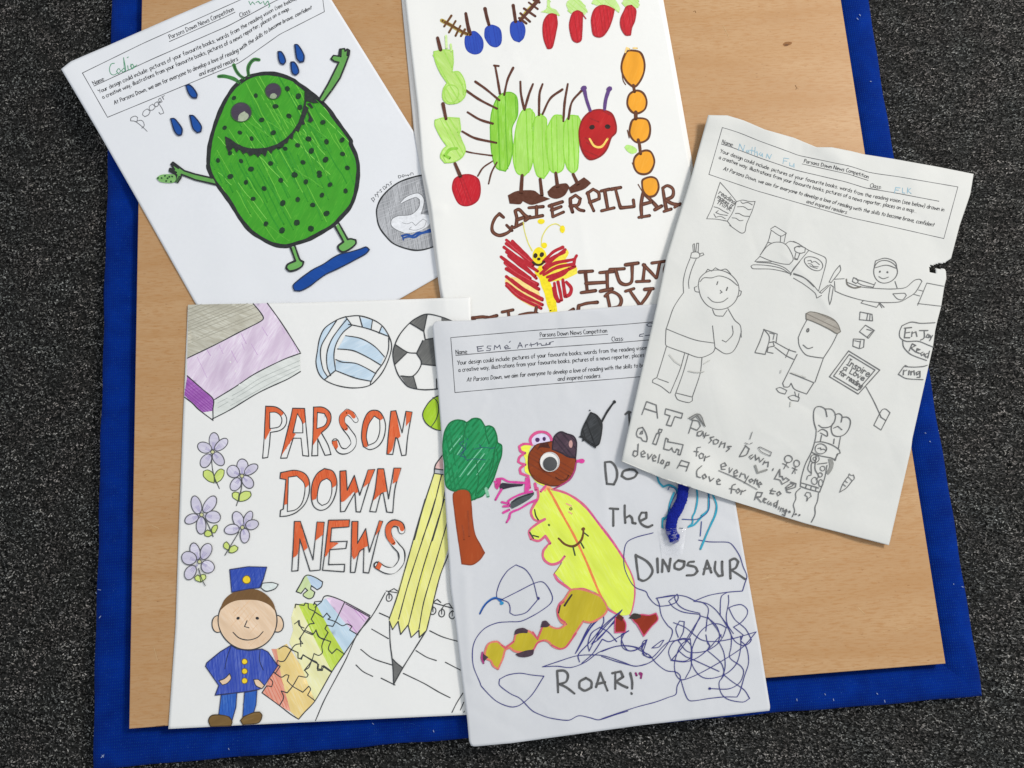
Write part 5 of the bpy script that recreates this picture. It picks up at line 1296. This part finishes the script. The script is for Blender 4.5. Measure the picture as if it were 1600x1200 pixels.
tape = mesh_obj('sticky_tape', W - S5.org, np.stack([idx[:-1, :-1], idx[1:, :-1], idx[1:, 1:], idx[:-1, 1:]], -1).reshape(-1, 4), tp.m, S5.o); tape['label'] = 'crumpled patch of clear sticky tape over the end of the pipe cleaner'

_d = np.full(GXX.shape, 9.0)
for q_ in C0[::4]: _d = np.minimum(_d, np.hypot(GXX - q_[0], GYY - q_[1]))
STACK = np.where(_d < .012, np.maximum(STACK, S5.field(GXX, GYY) + .0056 * np.exp(-.5 * (np.maximum(_d - .004, 0) / .004) ** 2)), STACK)

# ================================================================== sheet 6: pencil drawings
S6 = Sheet('drawing_sheet', 's6', 33, 'e1:110,65 310,68 480,120 700,215 1000,300 1240,400 1400,400 1600,440 e2:330,140 650,190 1100,270 1350,320 1475,345',
           'e2:1475,345 1440,560 1330,880 e5:1470,330 p:1486,404 1478,409 1474,416 1478,424 e5:1415,560 1395,640 1365,830 1330,960 1310,1050 1290,1197 e6:1310,1200 e8:1300,430 1125,1195 p:1389,852',
           'e7:60,640 400,785 1000,980 1600,1165 p:1389,852', 'e1:110,65 0,460 b4:1395,380 1180,1080 b6:1100,520 945,1190 d4:430,540 e7:60,640',
           lifts=((.0034, .014, 'p:1100,200 1080,280 1041,402 1026,477 997,603 975,700'), (.003, .010, 'p:1108,182 1150,188 1200,205'), (.0022, .007, 'p:1290,236 1310,250'), (-.0012, .010, 'p:1240,220 1244,240'), (.0016, .008, 'p:1440,262 1425,280'), (.0008, .006, 'p:1340,850 1390,790 1420,700'), (.0016, .008, 'p:980,715 1140,775 1380,845'), (.0012, .012, 'p:1500,300 1490,360')),
           wr=.0005, nu=130, nv=280, crumple=44, hole='p:1495,403 1486,407 1477,410 1461,413 1453,415 1453,426 1461,426 1462,420 1476,420 1495,424', label='creamy white sheet full of small pencil drawings, right edge torn')
header(S6, 'e1:258,195 410,240 650,337 1060,487 1600,600 e2:400,333 700,375 960,420 1312,480', 'e1:118,683 620,855 1010,968 1600,1135 e2:560,880 800,935 1165,1018', 'printed_header')
G = '626262'
with Motif(S6, 'handwritten_name', kind='stuff') as m:
    for s in ('e1:425,435 440,365 475,440 490,380', 'e1:520,430 505,440 520,455 535,430 535,460', 'e1:570,400 560,470', 'e1:545,430 590,440', 'e1:600,400 595,480', 'e1:600,455 620,445 625,490', 'e1:660,455 640,470 660,490 675,465 675,500', 'e1:715,510 725,470 750,520 770,475', 'e1:900,510 890,570', 'e1:900,512 950,520', 'e1:895,540 930,545', 'e1:960,560 960,590 990,600 1005,570 1005,610',
              'e2:665,485 650,545', 'e2:665,485 710,490', 'e2:660,510 690,515', 'e2:735,490 735,540 760,545', 'e2:790,490 785,545', 'e2:820,495 790,520 825,550'):
        m.line('8fb4c4', 1.2, s)
def sketch(name, strokes, w=1.15, key=G, fills=(), sheet=S6):
    with Motif(sheet, name) as m:
        for k, s in fills: m.fill(k, s, step=5)
        for s in strokes: m.line(key, w, s)
sketch('open_book_drawing', ('e1:235,765 190,900 150,1030 95,1145', 'e1:235,765 320,860 405,965', 'e1:95,1145 200,1150 310,1170', 'e1:405,965 370,1070 310,1170 350,1220', 'e1:410,965 470,950 540,965 600,965', 'e1:600,965 570,1060 510,1200 p:1164,362 1158,364 1140,352',
    'e1:170,1020 220,1035 260,1060 320,1090', 'e1:215,1060 190,1080 240,1100 310,1110', 'e1:170,1095 190,1130 240,1120 290,1145', 'e1:450,965 470,985 520,975 570,1000', 'e1:415,1020 480,1020 530,1050 560,1045', 'e1:395,1090 430,1090 480,1115 540,1120', 'e1:360,1135 400,1140 440,1165 475,1160'))
def note(sheet, crop, key, w, lines):
    """short handwritten lines: (text, start, end, letter height) in crop pixels"""
    x0, y0, k = CROPS[crop]
    for text, s, e, h in lines:
        s, e = np.array(s, float), np.array(e, float); d = (e - s) / np.linalg.norm(e - s); up = np.array([d[1], -d[0]])
        with Motif(sheet, 'handwritten_word', kind='stuff') as m:
            lettering(m, key, w, text, lambda u, v: (np.array([x0, y0]) + (s + (e - s) * u - up * v) / k), 0, 1, 0, h)
note(S6, 'e1', '5a5a5a', 1.2, [('reading', (215, 880), (385, 1000), 44), ('makes u', (200, 925), (350, 1035), 44), ('think', (195, 980), (345, 1068), 50)])
sketch('large_open_book_drawing', ('e3:1295,50 1340,22 1460,95 1400,125 1295,60', 'e3:1400,125 1395,185', 'e3:1455,95 1435,190', 'e3:1300,70 1265,190 1185,325', 'e3:1185,325 1250,240 1320,195 1400,190 1460,220 1510,300 1530,370 1490,420', 'e3:1185,335 1130,390 1300,395', 'e3:1190,340 1300,385 1420,415 1490,420', 'e3:1265,190 1310,200',
    'e3:1090,440 1110,425 1250,430 1400,460 1500,520', 'e3:1090,440 1110,465 1300,470 1450,500 1510,525', 'e3:1150,400 1300,410 1430,450 1505,510', 'e3:1445,210 1500,180 1590,205', 'e3:1540,250 1560,235 1600,240', 'e3:1560,290 1545,355 1575,365 1600,300', 'e3:1500,520 1600,390',
    'p:1240,377 1248,381 1264,391 1289,402 1291,410 1286,430 1279,455', 'p:1264,391 1240,420 1235,430', 'e5:0,515 80,545 160,600 230,680', 'e5:0,560 100,620 200,700 215,745 260,720', 'e5:0,525 100,560 190,640', 'e5:10,280 50,262 110,280 105,320 60,330 15,310 10,280', 'e5:20,330 10,385 35,390 60,330'))
with Motif(S6, 'round_label_drawing') as m:
    _crop[0] = 'e5'; m.line(G, 1.3, m.oval(187, 425, 92, 55, 28), closed=True)
    m.line(G, 1.2, 'e5:130,400 160,395 170,415 200,405 240,435'); m.line(G, 1.2, 'e5:135,425 165,430 185,450 230,455'); m.line(G, 1.1, 'e5:150,445 190,462 220,470')
# plain child waving, T-shirt and trousers
sketch('waving_child_drawing', ('e3:460,350 470,300 505,290 540,295 560,320 545,350 500,355 460,350', 'e3:490,290 485,215 500,205 505,290', 'e3:515,290 525,200 545,200 540,295', 'e3:550,310 590,300 600,320 565,335', 'e3:455,360 410,480 385,600 388,715', 'e3:520,360 470,480 440,600 445,670',
    'e3:540,640 560,560 640,495 760,480 870,520 950,610 965,700 930,800 850,870 740,890 640,850 570,760 540,640', 'e3:560,600 600,560 680,560 760,540 860,570 950,640', 'e3:620,500 640,470 680,490 720,455 770,480 830,470 880,520', 'e3:525,650 500,660 510,700 550,710', 'e3:965,690 990,700 980,740 945,760', 'e3:640,760 700,810 790,810 850,770',
    'e3:388,715 340,780 280,880 235,1010 205,1100', 'e3:690,890 720,950 800,960 840,900', 'e3:850,880 920,1000 980,1060 990,1180', 'e4:205,100 200,250 220,275 400,340 560,390 690,340 720,285', 'e4:205,90 350,150 520,210 710,240', 'e4:715,285 705,200 690,60', 'e4:990,120 960,230 900,330 820,350 720,290', 'e4:895,60 900,150 830,230 790,210',
    'e4:210,275 160,440 110,600', 'e4:400,345 350,520 250,760', 'e4:440,350 380,560 300,780', 'e4:580,395 560,560 480,800', 'e4:110,600 70,620 65,650 150,690 240,760', 'e4:300,780 330,830 440,860 480,840 480,800', 'e4:120,610 230,650', 'e4:310,760 470,800'))
with Motif(S6, 'waving_child_face') as m: m.line('505050', 1.8, 'e3:745,600 735,630'); m.line('505050', 1.8, 'e3:845,660 835,690'); m.line(G, 1.2, 'e3:770,690 790,710 770,720')
# toy aeroplane with a plain round headed pilot
sketch('aeroplane_drawing', ('e5:430,440 435,490 350,600 330,595 380,500 430,440', 'e5:340,620 260,700 240,690 320,625', 'e5:340,620 370,640 350,760 335,805 325,740 340,640', 'e5:375,570 470,565', 'e5:380,590 385,680 480,720 640,765 800,785 980,780 1060,740 1130,690 1190,590 1170,570 1120,580 1050,640 1000,655 860,660 620,640 500,600', 'e5:920,705 1030,700 1045,720 1010,760 960,750 920,705',
    'e5:1160,670 1200,680', 'e5:1115,710 1170,725', 'e5:1235,605 1390,635', 'e5:1235,605 1150,810', 'e5:1150,795 1370,820', 'e5:650,765 625,790 770,830 800,790 840,830', 'e5:790,790 820,835'))
with Motif(S6, 'pilot_drawing') as m:
    _crop[0] = 'e5'; m.line(G, 1.3, m.oval(850, 500, 110, 105), closed=True); m.line(G, 1.3, 'e5:745,470 760,400 850,375 940,410 960,480'); m.line(G, 1.2, 'e5:750,465 860,440 955,470')
    m.dot('5c5c5c', 'e5:800,500 870,505', 1.6); m.line(G, 1.2, 'e5:790,545 830,565 880,550'); m.line(G, 1.2, 'e5:760,600 740,640'); m.line(G, 1.2, 'e5:940,590 960,650'); m.line(G, 1.2, 'e5:745,620 650,590 580,570'); m.line(G, 1.2, 'e5:740,645 640,625 590,600'); m.line(G, 1.3, 'e5:585,565 555,555 545,590 580,610 600,590 585,565')
    m.line('6a6660', 2.4, 'e5:490,570 500,620 560,650 620,640')
sketch('reading_child_drawing', ('e6:75,290 40,390 0,480', 'e6:70,290 185,330 175,400 150,390', 'e6:75,290 120,360 85,495', 'e6:0,485 85,500', 'e6:120,320 160,330 150,375', 'e6:120,400 150,395 160,430 110,440 100,480 150,490', 'e6:170,400 280,460 340,480', 'e6:165,440 260,510 320,540', 'e6:285,455 255,525', 'e6:360,360 385,300 430,215', 'e6:690,320 640,420 570,530', 'e6:360,360 370,430 420,500 490,520 570,530',
    'e6:350,500 290,620 230,740', 'e6:570,530 500,730', 'e6:290,655 380,690 490,735', 'e6:230,740 240,770 280,770 300,740 330,790 430,830 490,735', 'e6:330,810 340,850', 'e6:365,825 360,860'), w=1.3)
with Motif(S6, 'reading_child_hair') as m:
    s = 'e6:425,160 460,145 540,160 640,200 690,250 712,310 680,325 620,290 540,250 470,220 425,205'
    m.fill('a09a90~25,.6,b8b4ac', s, step=5); m.hatch('7c766e', 1.6, s, 25, 4.5, .6, keep=.7); m.line('6a665e', 1.5, s, closed=True)
    _crop[0] = 'e6'; m.line('505050', 1.6, m.oval(440, 298, 8, 14, 15), closed=True); m.line(G, 1.3, 'e6:400,420 440,450 480,440')
sketch('shoe_drawing', ('e6:175,785 210,775 265,800 250,830 200,815 175,785',)); sketch('shoe_drawing', ('e6:275,855 320,840 370,860 360,890 300,880 275,855',))
for s in (('e6:875,145 975,165 980,220 870,210 875,145', 'e6:940,155 930,215', 'e6:960,160 955,218'), ('e6:920,255 995,300 945,365 870,310 920,255', 'e6:930,290 970,300', 'e6:985,300 935,355'), ('e6:820,370 910,375 905,440 870,450 815,430 820,370', 'e6:880,385 870,445', 'e6:830,385 880,395')):
    sketch('falling_book_drawing', s, 1.3)
sketch('sign_drawing', ('e6:780,470 620,685 860,830 1040,630 780,470', 'e6:785,500 655,680 855,800 1000,630 785,500'), 1.5)
sketch('sign_pole_drawing', ('e6:925,770 990,890 1050,1020', 'e6:1035,1000 1060,960 1090,955 1125,985 1050,1130 990,1090 1035,1000', 'e6:1045,1020 1090,1050'), 1.3)
note(S6, 'e6', '5c5c5c', 1.35, [('Inspire', (760, 582), (945, 690), 56), ('a Love', (728, 622), (905, 722), 46), ('for reading', (695, 660), (885, 785), 42)])
sketch('speech_bubble_drawing', ('e6:1225,260 1300,230 1380,240 1500,235', 'e6:1225,260 1205,310 1210,360 1260,390 1360,390 1440,420 1490,440', 'e6:1230,385 1240,440 1300,500 1430,550'), 1.4)
sketch('small_bubble_drawing', ('e6:1240,600 1320,605 1400,600 1435,590', 'e6:1240,600 1195,665 1260,700 1400,710', 'e6:1250,590 1270,600'), 1.4)
words(S6, '5e5e5e', 1.6, ['e6:1245,280 1305,275|e6:1255,280 1245,360|e6:1250,320 1290,315|e6:1245,360 1290,360', 'e6:1310,310 1305,350|e6:1308,325 1340,310 1350,350', 'e6:1370,300 1440,300|e6:1410,300 1410,360 1380,380', 'e6:1440,330 1425,355 1450,360 1450,335', 'e6:1460,340 1465,360|e6:1480,340 1455,385',
    'e6:1310,410 1285,470|e6:1310,410 1340,425 1300,445 1340,480', 'e6:1350,465 1375,460 1350,450 1345,480 1370,490', 'e6:1400,480 1380,490 1390,510 1410,490 1412,515', 'e6:1440,490 1415,500 1425,525 1445,510|e6:1455,470 1440,530', 'e6:1240,630 1235,670|e6:1240,640 1265,630', 'e6:1285,635 1280,670', 'e6:1300,640 1300,670|e6:1302,650 1325,635 1330,670', 'e6:1365,640 1345,650 1350,670 1370,655 1375,640 1375,690 1350,690'])
sketch('fist_drawing', ('e8:510,275 490,200 490,120 510,85 550,82 585,105 600,165', 'e8:585,100 640,105 670,150 660,210 620,250 560,255 530,235', 'e8:665,150 700,140 725,160 718,210', 'e8:725,170 770,170 795,200 785,260 750,310 700,330 650,315 635,260 650,220', 'e8:655,260 690,245 725,275', 'e8:525,290 560,270 600,290 605,325', 'e8:545,300 600,330'), 1.5)
sketch('wrist_with_watch_drawing', ('e8:510,275 505,340 475,450 420,560 385,680 378,745', 'e8:712,335 695,430', 'e8:555,320 545,370', 'e8:660,350 655,390', 'e8:495,378 560,375 640,400 700,440 710,470 685,475 670,530 640,510 540,490 470,460', 'e8:690,480 665,520', 'e8:525,430 545,425 550,440 570,435 590,445', 'e8:600,570 580,680 540,790', 'e8:510,490 500,600 530,660 510,690',
    'e8:460,530 440,600 470,640 470,560 500,540', 'e8:520,560 600,550', 'e8:378,745 430,765 540,795', 'e8:380,715 450,735 530,760', 'e8:430,730 420,760', 'e8:470,740 465,770', 'e8:510,750 505,780', 'e8:430,690 440,660 470,650', 'e8:378,760 340,800 340,850 320,900 330,950 310,1000', 'e8:530,800 520,870 500,920 500,980 470,1045'), 1.4)
with Motif(S6, 'watch_face_drawing') as m:
    for cx, cy, rx, ry in ((548, 433, 48, 42), (498, 515, 36, 34), (498, 515, 14, 14), (563, 597, 20, 20), (543, 650, 18, 18), (495, 700, 24, 30), (548, 718, 18, 30)):
        _crop[0] = 'e8'; m.line(G, 1.3, m.oval(cx, cy, rx, ry), closed=True)
    m.fill('8c8c88', 'e8:610,515 645,520 655,560 640,610 610,650 595,630 620,580', step=4)
sketch('tiny_tree_drawing', ('e8:430,870 435,835 415,820 430,795 460,800 468,830 440,850 435,865',), 1.3)
sketch('carrot_drawing', ('e8:775,665 735,720 705,795 760,760 810,700 775,665', 'e8:780,660 785,640 800,655 820,650 828,680 810,700', 'e8:750,700 770,715', 'e8:735,730 755,745'), 1.2)
sketch('two_stick_people_drawing', ('e8:270,545 250,580 240,600', 'e8:230,555 260,570 280,590', 'e8:340,575 330,610', 'e8:310,590 330,600 350,610', 'e8:325,610 310,640', 'e8:330,610 335,640'), 1.3)
with Motif(S6, 'stick_people_heads') as m:
    _crop[0] = 'e8'; m.line(G, 1.5, m.oval(278, 518, 32, 30), closed=True); _crop[0] = 'e8'; m.line(G, 1.4, m.oval(347, 555, 24, 28), closed=True)
PL = '666666'
words(S6, PL, 1.6, ['e7:230,255 270,145 350,175 362,285|e7:255,205 350,235', 'e7:430,205 570,245 560,285 505,270 475,350 435,340 465,265 422,250 430,205',
    'e7:655,300 620,410|e7:650,300 700,310 718,350 690,385 640,365', 'e7:730,390 695,400 690,430 720,430 740,395 745,435', 'e7:765,405 750,450|e7:760,430 790,425', 'e7:830,440 800,445 810,470 790,490', 'e7:850,460 825,470 830,500 860,495 870,470 850,460', 'e7:895,480 875,525|e7:890,500 925,490 915,530', 'e7:975,520 945,520 960,540 935,560',
    'e7:1095,515 1045,600|e7:1090,510 1125,540 1100,590 1045,605', 'e7:1150,590 1125,605 1140,625 1160,605', 'e7:1175,590 1180,635 1205,610 1215,650 1245,620', 'e7:1255,640 1240,670|e7:1250,655 1285,650 1280,690', 'e7:1325,705 1320,720',
    'e7:200,370 235,360 260,400 275,450 270,480 235,470 225,450 195,440 185,410 200,370|e7:225,395 215,415 235,415 235,390 225,395', 'e7:355,410 380,415 350,505 320,495 355,410|e7:375,375 400,380 390,405 368,400 375,375', 'e7:430,450 450,460 445,480 500,490 575,505 550,590 530,585 540,550 520,540 510,570 490,560 480,530 460,550 412,540 430,450',
    'e7:720,525 690,530 685,600|e7:665,560 700,565', 'e7:725,575 705,595 715,620 740,615 745,585 725,575', 'e7:760,600 750,640|e7:755,615 795,600',
    'e7:895,690 935,680 920,655 890,670 895,710 925,710', 'e7:960,695 960,740 985,705', 'e7:1005,745 1030,735 1020,715 1000,730 1000,765 1025,765', 'e7:1060,740 1045,775|e7:1055,750 1085,750', 'e7:1090,755 1095,785|e7:1120,765 1085,825', 'e7:1145,790 1125,800 1135,820 1160,805 1145,790', 'e7:1180,790 1165,830|e7:1175,805 1195,800 1190,835', 'e7:1205,840 1230,835 1215,815 1200,835 1210,860',
    'e7:1320,870 1300,910 1330,915|e7:1300,885 1345,895', 'e7:1375,895 1355,910 1365,930 1390,915 1375,895', 'e7:1380,710 1335,790 1380,800 1400,835 1460,800 1430,780 1410,800 1400,770 1380,770 1380,710',
    'e7:1430,870 1480,850 1500,830 1470,830 1430,860 1440,900 1470,905|e7:1440,880 1510,860 1515,830 1470,815',
    'e7:200,500 195,590|e7:195,560 165,555 155,590 175,605 195,590', 'e7:235,585 260,575 245,555 225,570 230,605 255,605', 'e7:280,580 285,625 315,585', 'e7:325,620 350,610 335,590 320,610 325,640 345,640', 'e7:380,585 365,655', 'e7:400,630 385,655 405,665 415,640 400,630', 'e7:440,650 420,700|e7:440,650 460,650 455,675 430,680',
    'e7:560,635 525,700|e7:560,635 625,655 600,725|e7:540,675 610,690', 'e7:730,680 690,720 690,770 720,780', 'e7:755,750 735,765 745,790 770,775 755,750', 'e7:790,770 800,810 830,785', 'e7:860,815 885,805 870,790 855,805 860,835 885,835',
    'e7:1010,835 985,845 975,910|e7:960,870 1010,880', 'e7:1035,870 1015,890 1030,910 1050,890 1035,870', 'e7:1065,885 1055,920|e7:1060,900 1095,885', 'e7:1190,900 1170,965|e7:1190,900 1235,905 1220,940 1185,940 1225,985', 'e7:1245,970 1270,960 1250,950 1240,975 1260,990', 'e7:1290,975 1275,990 1290,1005 1305,985 1308,1010', 'e7:1350,985 1330,995 1335,1020 1355,1005|e7:1365,970 1350,1030', 'e7:1375,1020 1370,1045', 'e7:1390,1030 1385,1060|e7:1388,1040 1410,1035 1405,1065', 'e7:1435,1045 1415,1055 1425,1075 1440,1060 1435,1045 1420,1100 1400,1085'])
sketch('text_underline', ('e7:870,720 1030,790 1190,878',), 1.3)
with Motif(S6, 'dotted_ending') as m: m.dot('5c5c5c', 'e7:1460,1062 e8:288,960 340,978 370,985', 1.6)
with Motif(S6, 'roof_drawing') as m:
    m.fill('9a9a98~30,.5,b0b0ae', 'e7:620,285 685,250 735,275 758,355 720,310 680,270 650,300', sm=False, step=4); m.line('6c6c6a', 1.5, 'e7:620,285 685,250 720,262 758,355'); m.line('6c6c6a', 2.2, 'e7:640,295 690,262 750,345')
with Motif(S6, 'tick_drawing') as m: m.line('8c8c88', 3.2, 'e7:1175,680 1195,740 1270,715')
sketch('small_box_drawing', ('e7:1200,530 1215,525 1310,570 1300,600 1225,565 1200,530', 'e7:1130,460 1150,400', 'e7:1090,490 1115,500', 'e7:1150,490 1130,500'), 1.2)
with Motif(S6, 'faint_smudges') as m:
    for s in ('e4:240,360 300,430 360,470', 'e4:440,530 520,545 600,538', 'e4:600,455 660,420', 'e4:1405,520 1400,550', 'e4:1505,850 1500,900', 'e6:300,650 420,690'): m.line('b9b8b2', 1.4, s)
